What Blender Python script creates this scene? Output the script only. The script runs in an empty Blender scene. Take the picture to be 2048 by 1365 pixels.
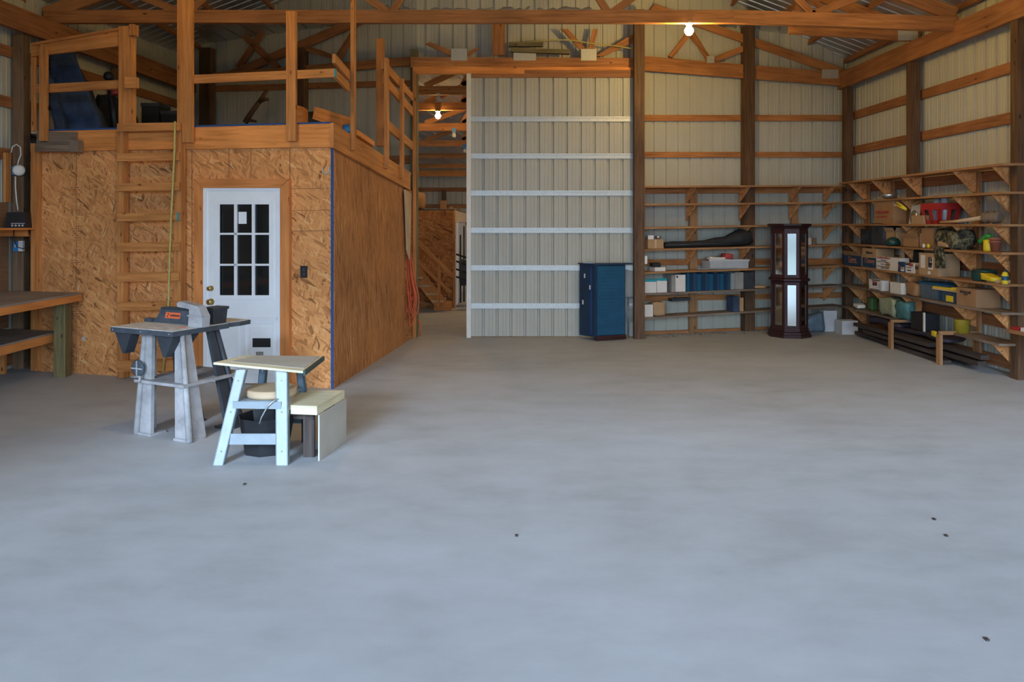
import bpy, math, random
from mathutils import Vector, Matrix, noise
random.seed(7)
SC = bpy.context.scene
COL = SC.collection
F, H, VX, VY = 1580.0, 1.88, 1000.0, 447.0      # focal length (px), eye height (m), vanishing point

# ------------------------------------------------------------------ camera and view
cam = bpy.data.cameras.new('camera'); co = bpy.data.objects.new('camera', cam); COL.objects.link(co)
co.location = (0, 0, H); co.rotation_euler = (math.pi/2, 0, 0)
cam.sensor_width = 36.0; cam.lens = 36.0*F/2048
cam.shift_x = (1024-VX)/2048; cam.shift_y = -(682.5-VY)/2048
cam.clip_start = 0.05; cam.clip_end = 300
SC.camera = co
SC.view_settings.view_transform = 'Standard'; SC.view_settings.look = 'None'
SC.view_settings.exposure = 0.0; SC.view_settings.gamma = 1.0
try: SC.view_settings.use_curve_mapping = False
except Exception: pass

def V(*a): return Vector(a)
def P(px, py, Y): return V((px-VX)*Y/F, Y, H-(py-VY)*Y/F)
def PF(px, py, z=0.0): return P(px, py, F*(H-z)/(py-VY))       # the point of a horizontal surface seen at a pixel
def ZX(px, py, X): return H-(py-VY)*X/(px-VX)                   # height of a pixel on a plane X = const

# ------------------------------------------------------------------ materials
def nt(name):
    m = bpy.data.materials.new(name); m.use_nodes = True
    t = m.node_tree; b = t.nodes['Principled BSDF']
    return m, t, b
def N(t, typ, **kw):
    n = t.nodes.new(typ)
    for k, v in kw.items():
        if k in n.inputs: n.inputs[k].default_value = v
        else: setattr(n, k, v)
    return n
def L(t, a, ao, b, bi): t.links.new(a.outputs[ao], b.inputs[bi])
def ramp(t, stops):
    r = t.nodes.new('ShaderNodeValToRGB'); e = r.color_ramp.elements
    while len(e) < len(stops): e.new(0.5)
    for i, (p, c) in enumerate(stops): e[i].position = p; e[i].color = (c[0], c[1], c[2], 1)
    return r
def plain(name, c, rough=0.6, metal=0.0, var=0.12, scale=6.0, bump=0.0, spec=0.5, coat=0.0):
    m, t, b = nt(name)
    tc = N(t, 'ShaderNodeTexCoord'); n = N(t, 'ShaderNodeTexNoise', Scale=scale, Detail=5.0, Roughness=0.6)
    L(t, tc, 'Object', n, 'Vector')
    lo = [x*(1-var) for x in c]; hi = [min(1, x*(1+var)) for x in c]
    r = ramp(t, [(0.3, lo), (0.7, hi)]); L(t, n, 'Fac', r, 'Fac'); L(t, r, 'Color', b, 'Base Color')
    b.inputs['Roughness'].default_value = rough; b.inputs['Metallic'].default_value = metal
    b.inputs['Specular IOR Level'].default_value = spec; b.inputs['Coat Weight'].default_value = coat
    if bump:
        bp = N(t, 'ShaderNodeBump', Strength=bump, Distance=0.01); L(t, n, 'Fac', bp, 'Height'); L(t, bp, 'Normal', b, 'Normal')
    return m
def wood(name, dark, mid, light, rough=0.65, knots=True, grime=0.0):
    m, t, b = nt(name)
    uv = N(t, 'ShaderNodeUVMap'); mp = N(t, 'ShaderNodeMapping'); mp.inputs['Scale'].default_value = (1.6, 26, 1)
    L(t, uv, 'UV', mp, 'Vector')
    n = N(t, 'ShaderNodeTexNoise', Scale=1.0, Detail=6.0, Roughness=0.6, Distortion=0.4); L(t, mp, 'Vector', n, 'Vector')
    r = ramp(t, [(0.28, dark), (0.5, mid), (0.75, light)]); L(t, n, 'Fac', r, 'Fac')
    n2 = N(t, 'ShaderNodeTexNoise', Scale=1.3, Detail=2.0); L(t, uv, 'UV', n2, 'Vector')
    mr = N(t, 'ShaderNodeMapRange'); mr.inputs['From Min'].default_value = 0.3; mr.inputs['From Max'].default_value = 0.7
    mr.inputs['To Min'].default_value = 0.78; mr.inputs['To Max'].default_value = 1.18; L(t, n2, 'Fac', mr, 'Value')
    mu = N(t, 'ShaderNodeMix', data_type='RGBA', blend_type='MULTIPLY'); mu.inputs[0].default_value = 1.0
    L(t, r, 'Color', mu, 6); L(t, mr, 'Result', mu, 7)
    out = mu
    if knots:
        k = N(t, 'ShaderNodeTexVoronoi', Scale=3.0); k.inputs['Randomness'].default_value = 1.0
        mk = N(t, 'ShaderNodeMapping'); mk.inputs['Scale'].default_value = (0.9, 2.2, 1); L(t, uv, 'UV', mk, 'Vector'); L(t, mk, 'Vector', k, 'Vector')
        kr = ramp(t, [(0.05, (1, 1, 1)), (0.11, (0, 0, 0))]); L(t, k, 'Distance', kr, 'Fac')
        mm = N(t, 'ShaderNodeMix', data_type='RGBA'); L(t, kr, 'Color', mm, 0); L(t, mu, 2, mm, 6)
        mm.inputs[7].default_value = (dark[0]*0.45, dark[1]*0.4, dark[2]*0.35, 1); out = mm
    L(t, out, 2, b, 'Base Color'); b.inputs['Roughness'].default_value = rough; b.inputs['Specular IOR Level'].default_value = 0.25
    bp = N(t, 'ShaderNodeBump', Strength=0.15, Distance=0.004); L(t, n, 'Fac', bp, 'Height'); L(t, bp, 'Normal', b, 'Normal')
    return m
def osb(name, stops, angs=(12, 74, -48), sc=(8, 38), wide=1.0):
    m, t, b = nt(name)
    uv = N(t, 'ShaderNodeUVMap')
    nz = N(t, 'ShaderNodeTexNoise', Scale=5.0, Detail=2.0); L(t, uv, 'UV', nz, 'Vector')
    ad = N(t, 'ShaderNodeMix', data_type='RGBA', blend_type='LINEAR_LIGHT'); ad.inputs[0].default_value = 0.05
    L(t, uv, 'UV', ad, 6); L(t, nz, 'Color', ad, 7)
    prev = None
    for i, a in enumerate(angs):
        mp = N(t, 'ShaderNodeMapping'); mp.inputs['Rotation'].default_value = (0, 0, math.radians(a))
        ms = N(t, 'ShaderNodeMapping'); ms.inputs['Scale'].default_value = (sc[0], sc[1], 1); ms.inputs['Location'].default_value = (i*3.7, i*9.1, 0)
        L(t, ad, 2, mp, 'Vector'); L(t, mp, 'Vector', ms, 'Vector')
        vo = N(t, 'ShaderNodeTexVoronoi', Scale=1.0); vo.voronoi_dimensions = '2D'; L(t, ms, 'Vector', vo, 'Vector')
        sp = N(t, 'ShaderNodeSeparateColor'); L(t, vo, 'Color', sp, 'Color')
        if prev is None: prev = (sp, 'Red')
        else:
            gt = N(t, 'ShaderNodeMath', operation='GREATER_THAN'); gt.inputs[1].default_value = 0.55; L(t, sp, 'Green', gt, 0)
            mx = N(t, 'ShaderNodeMix'); L(t, gt, 0, mx, 0); L(t, prev[0], prev[1], mx, 2); L(t, sp, 'Red', mx, 3)
            prev = (mx, 0)
    r = ramp(t, stops); L(t, prev[0], prev[1], r, 'Fac')
    n2 = N(t, 'ShaderNodeTexNoise', Scale=1.1, Detail=3.0); L(t, uv, 'UV', n2, 'Vector')
    mr = N(t, 'ShaderNodeMapRange'); mr.inputs['From Min'].default_value = 0.3; mr.inputs['From Max'].default_value = 0.7
    mr.inputs['To Min'].default_value = 0.8; mr.inputs['To Max'].default_value = 1.15; L(t, n2, 'Fac', mr, 'Value')
    mu = N(t, 'ShaderNodeMix', data_type='RGBA', blend_type='MULTIPLY'); mu.inputs[0].default_value = 1.0
    L(t, r, 'Color', mu, 6); L(t, mr, 'Result', mu, 7); L(t, mu, 2, b, 'Base Color')
    b.inputs['Roughness'].default_value = 0.7; b.inputs['Specular IOR Level'].default_value = 0.25
    bp = N(t, 'ShaderNodeBump', Strength=0.2, Distance=0.004); L(t, prev[0], prev[1], bp, 'Height'); L(t, bp, 'Normal', b, 'Normal')
    return m
def concrete():
    m, t, b = nt('concrete_floor')
    tc = N(t, 'ShaderNodeTexCoord')
    n1 = N(t, 'ShaderNodeTexNoise', Scale=0.35, Detail=4.0, Roughness=0.55); n2 = N(t, 'ShaderNodeTexNoise', Scale=2.6, Detail=8.0, Roughness=0.65)
    mp = N(t, 'ShaderNodeMapping'); mp.inputs['Scale'].default_value = (0.7, 1.15, 1); L(t, tc, 'Object', mp, 'Vector')
    L(t, mp, 'Vector', n1, 'Vector'); L(t, mp, 'Vector', n2, 'Vector')
    a = N(t, 'ShaderNodeMix'); a.inputs[0].default_value = 0.45; L(t, n1, 'Fac', a, 2); L(t, n2, 'Fac', a, 3)
    r = ramp(t, [(0.3, (0.315, 0.312, 0.305)), (0.48, (0.415, 0.42, 0.42)), (0.62, (0.47, 0.48, 0.488)), (0.8, (0.525, 0.54, 0.55))])
    L(t, a, 0, r, 'Fac')
    n3 = N(t, 'ShaderNodeTexNoise', Scale=7.0, Detail=9.0, Roughness=0.7); L(t, mp, 'Vector', n3, 'Vector')
    s = ramp(t, [(0.24, (0.78, 0.76, 0.74)), (0.36, (1, 1, 1))]); L(t, n3, 'Fac', s, 'Fac')
    mu = N(t, 'ShaderNodeMix', data_type='RGBA', blend_type='MULTIPLY'); mu.inputs[0].default_value = 0.6
    L(t, r, 'Color', mu, 6); L(t, s, 'Color', mu, 7); L(t, mu, 2, b, 'Base Color')
    b.inputs['Roughness'].default_value = 0.62; b.inputs['Specular IOR Level'].default_value = 0.35
    bp = N(t, 'ShaderNodeBump', Strength=0.25, Distance=0.006); L(t, n3, 'Fac', bp, 'Height'); L(t, bp, 'Normal', b, 'Normal')
    return m
def emit(name, c, s):
    m, t, b = nt(name); b.inputs['Base Color'].default_value = (1, 0.9, 0.7, 1)
    b.inputs['Emission Color'].default_value = (*c, 1); b.inputs['Emission Strength'].default_value = s
    return m
def camo():
    m, t, b = nt('camo_cloth'); tc = N(t, 'ShaderNodeTexCoord'); n = N(t, 'ShaderNodeTexNoise', Scale=11.0, Detail=3.0); L(t, tc, 'Object', n, 'Vector')
    r = ramp(t, [(0.36, (0.02, 0.02, 0.014)), (0.45, (0.08, 0.075, 0.04)), (0.52, (0.2, 0.17, 0.1)), (0.6, (0.05, 0.045, 0.03))]); r.color_ramp.interpolation = 'CONSTANT'
    L(t, n, 'Fac', r, 'Fac'); L(t, r, 'Color', b, 'Base Color'); b.inputs['Roughness'].default_value = 0.9
    return m

M = {}
M['lumber'] = wood('lumber', (0.377, 0.139, 0.039), (0.566, 0.228, 0.066), (0.704, 0.310, 0.100))
M['rim'] = wood('rim_lumber', (0.524, 0.182, 0.043), (0.731, 0.275, 0.072), (0.856, 0.341, 0.098))
M['beam'] = wood('beam_wood', (0.270, 0.102, 0.034), (0.446, 0.180, 0.060), (0.567, 0.252, 0.090))
M['girt'] = wood('girt_wood', (0.207, 0.083, 0.035), (0.333, 0.138, 0.056), (0.414, 0.187, 0.080))
M['darkpost'] = wood('dark_post_wood', (0.06, 0.032, 0.018), (0.125, 0.066, 0.034), (0.19, 0.105, 0.055))
M['shelf'] = wood('shelf_wood', (0.26, 0.12, 0.05), (0.38, 0.19, 0.082), (0.47, 0.26, 0.12))
M['greenpost'] = wood('treated_post_wood', (0.11, 0.085, 0.035), (0.19, 0.15, 0.065), (0.26, 0.21, 0.1))
M['greywood'] = wood('weathered_wood', (0.13, 0.09, 0.06), (0.22, 0.16, 0.115), (0.3, 0.23, 0.17))
M['dustwood'] = wood('dusty_wood', (0.20, 0.165, 0.135), (0.29, 0.245, 0.205), (0.36, 0.31, 0.26), knots=False)
M['pine'] = wood('pale_pine', (0.56, 0.46, 0.28), (0.70, 0.62, 0.40), (0.8, 0.74, 0.52), knots=False)
M['tan'] = wood('tan_wood', (0.5, 0.34, 0.2), (0.62, 0.45, 0.28), (0.7, 0.53, 0.35), knots=False)
M['plank'] = wood('dark_plank_wood', (0.03, 0.022, 0.018), (0.06, 0.044, 0.036), (0.1, 0.072, 0.058), knots=False)
M['trim'] = wood('door_trim_wood', (0.480, 0.163, 0.045), (0.648, 0.236, 0.068), (0.744, 0.294, 0.090), knots=True)
M['paneling'] = wood('brown_panel_wood', (0.2, 0.10, 0.05), (0.28, 0.14, 0.07), (0.33, 0.17, 0.09), knots=False)
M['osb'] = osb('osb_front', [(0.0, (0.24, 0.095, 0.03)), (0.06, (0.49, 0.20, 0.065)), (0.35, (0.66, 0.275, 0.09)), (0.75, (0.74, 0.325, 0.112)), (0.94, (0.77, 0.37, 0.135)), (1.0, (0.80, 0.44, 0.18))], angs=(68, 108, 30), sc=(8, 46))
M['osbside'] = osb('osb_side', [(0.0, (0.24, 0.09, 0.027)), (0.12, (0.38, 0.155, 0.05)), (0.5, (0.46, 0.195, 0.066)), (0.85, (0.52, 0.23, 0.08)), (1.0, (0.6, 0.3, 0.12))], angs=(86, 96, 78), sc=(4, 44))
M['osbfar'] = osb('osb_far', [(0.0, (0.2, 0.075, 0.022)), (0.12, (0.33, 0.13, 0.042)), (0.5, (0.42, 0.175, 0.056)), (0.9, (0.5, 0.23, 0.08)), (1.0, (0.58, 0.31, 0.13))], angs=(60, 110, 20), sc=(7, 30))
M['panel'] = plain('cream_panel', (0.50, 0.475, 0.385), 0.45, 0.0, 0.05, 1.5)
M['doorpanel'] = plain('grey_panel', (0.43, 0.41, 0.34), 0.5, 0.0, 0.06, 2.0)
M['roof'] = plain('galvalume_roof', (0.62, 0.63, 0.64), 0.38, 0.85, 0.08, 3.0)
M['galv'] = plain('galvanised_steel', (0.50, 0.50, 0.47), 0.5, 0.6, 0.1, 30)
M['gusset'] = plain('gusset_steel', (0.62, 0.58, 0.46), 0.5, 0.35, 0.15, 60)
M['white'] = plain('white_paint', (0.86, 0.87, 0.88), 0.45, 0, 0.04, 4)
M['offwhite'] = plain('offwhite_plastic', (0.72, 0.68, 0.6), 0.5, 0, 0.06, 10)
M['glass'] = plain('dark_glass', (0.012, 0.014, 0.014), 0.06, 0, 0.1, 3, spec=0.5)
M['brass'] = plain('brass', (0.62, 0.46, 0.18), 0.3, 1.0, 0.15, 20)
M['black'] = plain('black_plastic', (0.018, 0.018, 0.02), 0.45, 0, 0.2, 8)
M['blackcloth'] = plain('black_cloth', (0.02, 0.021, 0.022), 0.85, 0, 0.4, 9, bump=0.4)
M['darkcloth'] = plain('dark_olive_cloth', (0.045, 0.04, 0.032), 0.9, 0, 0.5, 9, bump=0.4)
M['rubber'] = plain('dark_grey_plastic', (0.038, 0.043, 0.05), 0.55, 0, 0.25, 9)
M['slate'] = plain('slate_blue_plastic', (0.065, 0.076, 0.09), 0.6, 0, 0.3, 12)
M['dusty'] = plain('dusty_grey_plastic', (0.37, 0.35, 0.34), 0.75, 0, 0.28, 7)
M['dusttop'] = plain('sawdust_surface', (0.58, 0.52, 0.46), 0.9, 0, 0.25, 14, bump=0.3)
M['paleblue'] = plain('pale_blue_steel', (0.28, 0.32, 0.335), 0.42, 0.1, 0.1, 9)
M['bluegrey'] = plain('blue_grey_steel', (0.12, 0.17, 0.21), 0.5, 0.2, 0.2, 9)
M['navy'] = plain('navy_fabric', (0.03, 0.055, 0.11), 0.8, 0, 0.5, 5, bump=0.5)
M['bluepaint'] = plain('blue_paint', (0.012, 0.085, 0.16), 0.35, 0, 0.15, 6)
M['darkblue'] = plain('dark_blue_paint', (0.008, 0.035, 0.075), 0.4, 0, 0.2, 6)
M['bluetape'] = plain('blue_strip', (0.02, 0.07, 0.22), 0.5, 0, 0.15, 6)
M['brightblue'] = plain('bright_blue_plastic', (0.02, 0.2, 0.48), 0.45, 0, 0.1, 6)
M['teal'] = plain('teal_paint', (0.02, 0.30, 0.34), 0.5, 0, 0.1, 6)
M['cardboard'] = plain('cardboard', (0.42, 0.26, 0.13), 0.8, 0, 0.1, 5)
M['cardboard2'] = plain('brown_cardboard', (0.34, 0.185, 0.085), 0.8, 0, 0.1, 5)
M['paper'] = plain('white_card', (0.72, 0.67, 0.62), 0.7, 0, 0.05, 5)
M['boxblue'] = plain('blue_print', (0.012, 0.05, 0.11), 0.6, 0, 0.12, 5)
M['print'] = plain('dark_print', (0.035, 0.03, 0.03), 0.7, 0, 0.1, 5)
M['redprint'] = plain('red_print', (0.4, 0.05, 0.04), 0.6, 0, 0.1, 5)
M['orangeprint'] = plain('orange_print', (0.5, 0.17, 0.07), 0.6, 0, 0.1, 5)
M['red'] = plain('red_plastic', (0.40, 0.022, 0.02), 0.45, 0, 0.12, 6)
M['orange'] = plain('orange_label', (0.9, 0.16, 0.05), 0.5, 0, 0.05, 6)
M['orangecord'] = plain('orange_cord', (0.62, 0.11, 0.03), 0.5, 0, 0.15, 6)
M['yellow'] = plain('yellow_plastic', (0.75, 0.55, 0.02), 0.45, 0, 0.08, 6)
M['dullyellow'] = plain('dull_yellow_plastic', (0.34, 0.25, 0.02), 0.5, 0, 0.2, 6)
M['dullteal'] = plain('dull_teal_film', (0.07, 0.19, 0.19), 0.5, 0, 0.35, 9, bump=0.3)
M['dullgreen'] = plain('dull_green', (0.06, 0.14, 0.04), 0.5, 0, 0.2, 6)
M['sheet'] = plain('pale_board_face', (0.46, 0.43, 0.36), 0.6, 0, 0.1, 4)
M['post'] = wood('brown_post_wood', (0.13, 0.075, 0.04), (0.2, 0.12, 0.065), (0.27, 0.17, 0.1))
M['yellowrope'] = plain('yellow_rope', (0.50, 0.40, 0.12), 0.7, 0, 0.15, 30)
M['green'] = plain('green_plastic', (0.03, 0.30, 0.05), 0.45, 0, 0.12, 6)
M['darkgreen'] = plain('dark_green_enamel', (0.01, 0.05, 0.04), 0.35, 0, 0.2, 6)
M['terracotta'] = plain('terracotta', (0.30, 0.10, 0.05), 0.8, 0, 0.15, 6)
M['mahogany'] = wood('mahogany', (0.022, 0.008, 0.008), (0.045, 0.017, 0.016), (0.075, 0.03, 0.026), rough=0.4, knots=False)
M['mirror'] = plain('mirrored_glass', (0.74, 0.77, 0.74), 0.1, 1.0, 0.03, 3)
M['steel'] = plain('bare_steel', (0.55, 0.56, 0.57), 0.35, 0.9, 0.1, 20)
M['clear'] = plain('clear_plastic_bin', (0.42, 0.44, 0.46), 0.25, 0, 0.1, 6)
M['palefilm'] = plain('pale_green_plastic', (0.30, 0.32, 0.2), 0.4, 0, 0.2, 9, bump=0.3)
M['purple'] = plain('purple_tarp', (0.035, 0.028, 0.042), 0.6, 0, 0.3, 7, bump=0.3)
M['pink'] = plain('dark_pink_cloth', (0.24, 0.02, 0.06), 0.8, 0, 0.3, 7)
M['grey'] = plain('grey_board', (0.28, 0.27, 0.25), 0.7, 0, 0.2, 5)
M['lightgrey'] = plain('light_grey', (0.5, 0.5, 0.5), 0.6, 0, 0.1, 5)
M['camo'] = camo()
M['concrete'] = concrete()
M['gravel'] = plain('gravel', (0.26, 0.245, 0.16), 0.9, 0, 0.3, 3)
M['hill'] = plain('wooded_hillside', (0.10, 0.10, 0.055), 0.95, 0, 0.6, 0.8)
M['bulb'] = emit('warm_bulb', (1.0, 0.67, 0.2), 700.0)
M['bulbfar'] = emit('warm_bulb_far', (1.0, 0.62, 0.22), 520.0)
M['film'] = plain('torn_white_film', (0.55, 0.52, 0.47), 0.5, 0, 0.2, 7, bump=0.4)

# ------------------------------------------------------------------ mesh builder
class MB:
    def __init__(s): s.v = []; s.f = []; s.uv = []; s.mi = []; s.sm = []
    def face(s, idx, uv=None, mi=0, smooth=False):
        s.f.append(idx); s.uv.append(uv or [(0, 0)]*len(idx)); s.mi.append(mi); s.sm.append(smooth)
    def hexa(s, c, mi=0, fit=False):
        """eight corners c[x+2y+4z]; UV u runs along the longest edge, in metres"""
        c = [Vector(p) for p in c]; b = len(s.v); s.v += c
        o = (0, 0) if fit else (random.uniform(0, 40), random.uniform(0, 40))
        el = [((c[1]-c[0]).length, 0), ((c[2]-c[0]).length, 1), ((c[4]-c[0]).length, 2)]
        ln = {k: l for l, k in el}
        for (q, ax) in (((0, 2, 3, 1), (0, 1)), ((4, 5, 7, 6), (0, 1)), ((0, 1, 5, 4), (0, 2)), ((2, 6, 7, 3), (0, 2)), ((0, 4, 6, 2), (1, 2)), ((1, 3, 7, 5), (1, 2))):
            a, d = ax
            if not fit and ln[d] > ln[a]: a, d = d, a
            uv = []
            for i in q:
                bit = [(i >> k) & 1 for k in range(3)]
                uv.append((o[0]+bit[a]*ln[a]+0.37*(3-a-d)*bit[3-a-d], o[1]+bit[d]*ln[d]+0.5*(3-a-d)))
            s.face([b+i for i in q], uv, mi)
        return s
    def box(s, lo, hi, mi=0, fit=False):
        return s.hexa([(hi[0] if i & 1 else lo[0], hi[1] if i & 2 else lo[1], hi[2] if i & 4 else lo[2]) for i in range(8)], mi, fit)
    def board(s, p0, p1, w, t, up=(0, 0, 1), mi=0):
        """bar from p0 to p1, w tall along up, t thick across"""
        p0, p1, up = Vector(p0), Vector(p1), Vector(up); d = (p1-p0).normalized()
        sd = d.cross(up)
        if sd.length < 1e-5: sd = d.cross(V(0, 1, 0))
        sd.normalize(); u = sd.cross(d).normalized()
        return s.hexa([(p1 if i & 1 else p0) + sd*(t/2 if i & 2 else -t/2) + u*(w/2 if i & 4 else -w/2) for i in range(8)], mi)
    def quad(s, pts, mi=0, smooth=False):
        pts = [Vector(p) for p in pts]; b = len(s.v); s.v += pts
        u = (pts[1]-pts[0]).length; w = (pts[2]-pts[1]).length
        s.face([b+i for i in range(len(pts))], [(0, 0), (u, 0), (u, w), (0, w)] if len(pts) == 4 else None, mi, smooth); return s
    def prism(s, outline, ext, mi=0):
        """closed outline (3D points) pushed along ext"""
        o = [Vector(p) for p in outline]; n = len(o); b = len(s.v); e = Vector(ext); s.v += o+[p+e for p in o]
        r = (random.uniform(0, 40), random.uniform(0, 40))
        ax = (o[1]-o[0]).normalized(); nz = e.normalized(); ay = nz.cross(ax)
        uvs = [(r[0]+(p-o[0]).dot(ax), r[1]+(p-o[0]).dot(ay)) for p in o]
        s.face([b+i for i in range(n)][::-1], uvs[::-1], mi); s.face([b+n+i for i in range(n)], uvs, mi)
        for i in range(n):
            j = (i+1) % n; l = (o[j]-o[i]).length
            s.face([b+i, b+j, b+n+j, b+n+i], [(r[0], r[1]), (r[0]+l, r[1]), (r[0]+l, r[1]+e.length), (r[0], r[1]+e.length)], mi)
        return s
    def tube(s, pts, r, n=8, mi=0, cap=True):
        pts = [Vector(p) for p in pts]; rs = r if isinstance(r, (list, tuple)) else [r]*len(pts); b = len(s.v)
        up = None
        for i, p in enumerate(pts):
            d = (pts[min(i+1, len(pts)-1)]-pts[max(i-1, 0)]).normalized()
            if up is None: up = V(0, 0, 1) if abs(d.z) < 0.9 else V(1, 0, 0)
            sd = d.cross(up)
            if sd.length < 1e-4: sd = d.cross(V(0, 1, 0.1))
            sd.normalize(); up = sd.cross(d).normalized()
            for k in range(n):
                a = 2*math.pi*k/n; s.v.append(p+(sd*math.cos(a)+up*math.sin(a))*rs[i])
        for i in range(len(pts)-1):
            for k in range(n):
                k2 = (k+1) % n; s.face([b+i*n+k, b+i*n+k2, b+(i+1)*n+k2, b+(i+1)*n+k], [(i, k/n), (i, (k+1)/n), (i+1, (k+1)/n), (i+1, k/n)], mi, True)
        if cap:
            s.face([b+k for k in range(n)][::-1], None, mi); s.face([b+(len(pts)-1)*n+k for k in range(n)], None, mi)
        return s
    def lathe(s, c, prof, n=20, mi=0, axis=(0, 0, 1)):
        """profile of (radius, height) pairs spun about axis at c"""
        c = Vector(c); z = Vector(axis).normalized(); x = z.orthogonal().normalized(); y = z.cross(x); b = len(s.v)
        for (r, h) in prof:
            for k in range(n):
                a = 2*math.pi*k/n; s.v.append(c+z*h+(x*math.cos(a)+y*math.sin(a))*max(r, 1e-4))
        for i in range(len(prof)-1):
            for k in range(n):
                k2 = (k+1) % n; s.face([b+i*n+k, b+i*n+k2, b+(i+1)*n+k2, b+(i+1)*n+k], [(k/n, prof[i][1]), ((k+1)/n, prof[i][1]), ((k+1)/n, prof[i+1][1]), (k/n, prof[i+1][1])], mi, n > 8)
        s.face([b+k for k in range(n)][::-1], None, mi); s.face([b+(len(prof)-1)*n+k for k in range(n)], None, mi)
        return s
    def soft(s, c8, n=(8, 4, 10), amp=0.03, freq=3.0, mi=0, round_=0.0):
        """a soft, wrinkled block between eight corners"""
        c = [Vector(p) for p in c8]; ctr = sum(c, Vector())/8; seed = V(random.uniform(0, 50), random.uniform(0, 50), random.uniform(0, 50))
        idx = {}
        def pt(i, j, k):
            key = (i, j, k)
            if key in idx: return idx[key]
            u, v, w = i/n[0], j/n[1], k/n[2]
            def lerp(a, b, f): return a+(b-a)*f
            p = lerp(lerp(lerp(c[0], c[1], u), lerp(c[2], c[3], u), v), lerp(lerp(c[4], c[5], u), lerp(c[6], c[7], u), v), w)
            if round_:
                q = V(2*u-1, 2*v-1, 2*w-1); m = max(abs(q.x), abs(q.y), abs(q.z)); f = m/max(q.length, 1e-6)
                p = ctr+(p-ctr)*(1-round_+round_*f)
            d = noise.noise_vector((p+seed)*freq)*amp + noise.noise_vector((p+seed)*freq*2.7)*amp*0.45
            idx[key] = len(s.v); s.v.append(p+d); return idx[key]
        def grid(na, nb, g):
            for a in range(na):
                for b in range(nb): s.face([g(a, b), g(a+1, b), g(a+1, b+1), g(a, b+1)], None, mi, True)
        X, Y, Z = n
        grid(Y, X, lambda a, b: pt(b, a, 0)); grid(X, Y, lambda a, b: pt(a, b, Z))
        grid(X, Z, lambda a, b: pt(a, 0, b)); grid(Z, X, lambda a, b: pt(b, Y, a))
        grid(Z, Y, lambda a, b: pt(0, b, a)); grid(Y, Z, lambda a, b: pt(X, a, b))
        return s
    def ball(s, c, r, n=16, mi=0, sq=1.0):
        k = n//2; return s.lathe(c, [(r*math.sin(math.pi*i/k), -r*sq*math.cos(math.pi*i/k)) for i in range(k+1)], n, mi)

def make(name, mb, mats, shift=None):
    me = bpy.data.meshes.new(name)
    vs = [tuple(v) for v in mb.v] if shift is None else [tuple(v-shift) for v in mb.v]
    me.from_pydata(vs, [], mb.f)
    uvl = me.uv_layers.new(name='UVMap'); flat = [c for f in mb.uv for p in f for c in p]
    uvl.data.foreach_set('uv', flat)
    for m in (mats if isinstance(mats, (list, tuple)) else [mats]): me.materials.append(M[m])
    me.polygons.foreach_set('material_index', mb.mi); me.polygons.foreach_set('use_smooth', mb.sm)
    me.update()
    o = bpy.data.objects.new(name, me); COL.objects.link(o); return o
ROOT = {}
def thing(name, label, cat, loc, group=None, rz=0.0):
    o = bpy.data.objects.new(name, None); COL.objects.link(o); o.empty_display_size = 0.1
    o.location = loc; o.rotation_euler = (0, 0, rz); o['label'] = label; o['category'] = cat; o['kind'] = 'thing'
    if group: o['group'] = group
    ROOT[o.name] = Vector(loc); return o
def part(name, mb, mat, parent, label=None, world=True):
    """world: the builder's coordinates are world ones (only under things that are not turned)"""
    top = parent
    while top.parent: top = top.parent
    o = make(name, mb, mat, ROOT.get(top.name, Vector()) if world else None)
    o.parent = parent
    if label: o['label'] = label
    return o
def solo(name, mb, mat, label, cat, group=None):
    xs = [v.x for v in mb.v]; ys = [v.y for v in mb.v]; zs = [v.z for v in mb.v]
    base = V((min(xs)+max(xs))/2, (min(ys)+max(ys))/2, min(zs))
    o = make(name, mb, mat, base); o.location = base; o['label'] = label; o['category'] = cat; o['kind'] = 'thing'
    if group: o['group'] = group
    return o
def struct(name, mb, mat, parent=None):
    o = make(name, mb, mat)
    if parent: o.parent = parent
    else: o['kind'] = 'structure'
    return o
def text(name, s, mat, parent, loc, rot, size, ext=0.001):
    c = bpy.data.curves.new(name, 'FONT'); c.body = s; c.size = size; c.extrude = ext; c.align_x = 'CENTER'; c.align_y = 'CENTER'
    f = bpy.data.objects.new(name, c); COL.objects.link(f)
    me = bpy.data.meshes.new_from_object(f); me.name = name; bpy.data.objects.remove(f); bpy.data.curves.remove(c)
    me.materials.clear(); me.materials.append(M[mat])
    o = bpy.data.objects.new(name, me); COL.objects.link(o); o.parent = parent; o.location = loc; o.rotation_euler = rot
    return o

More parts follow.
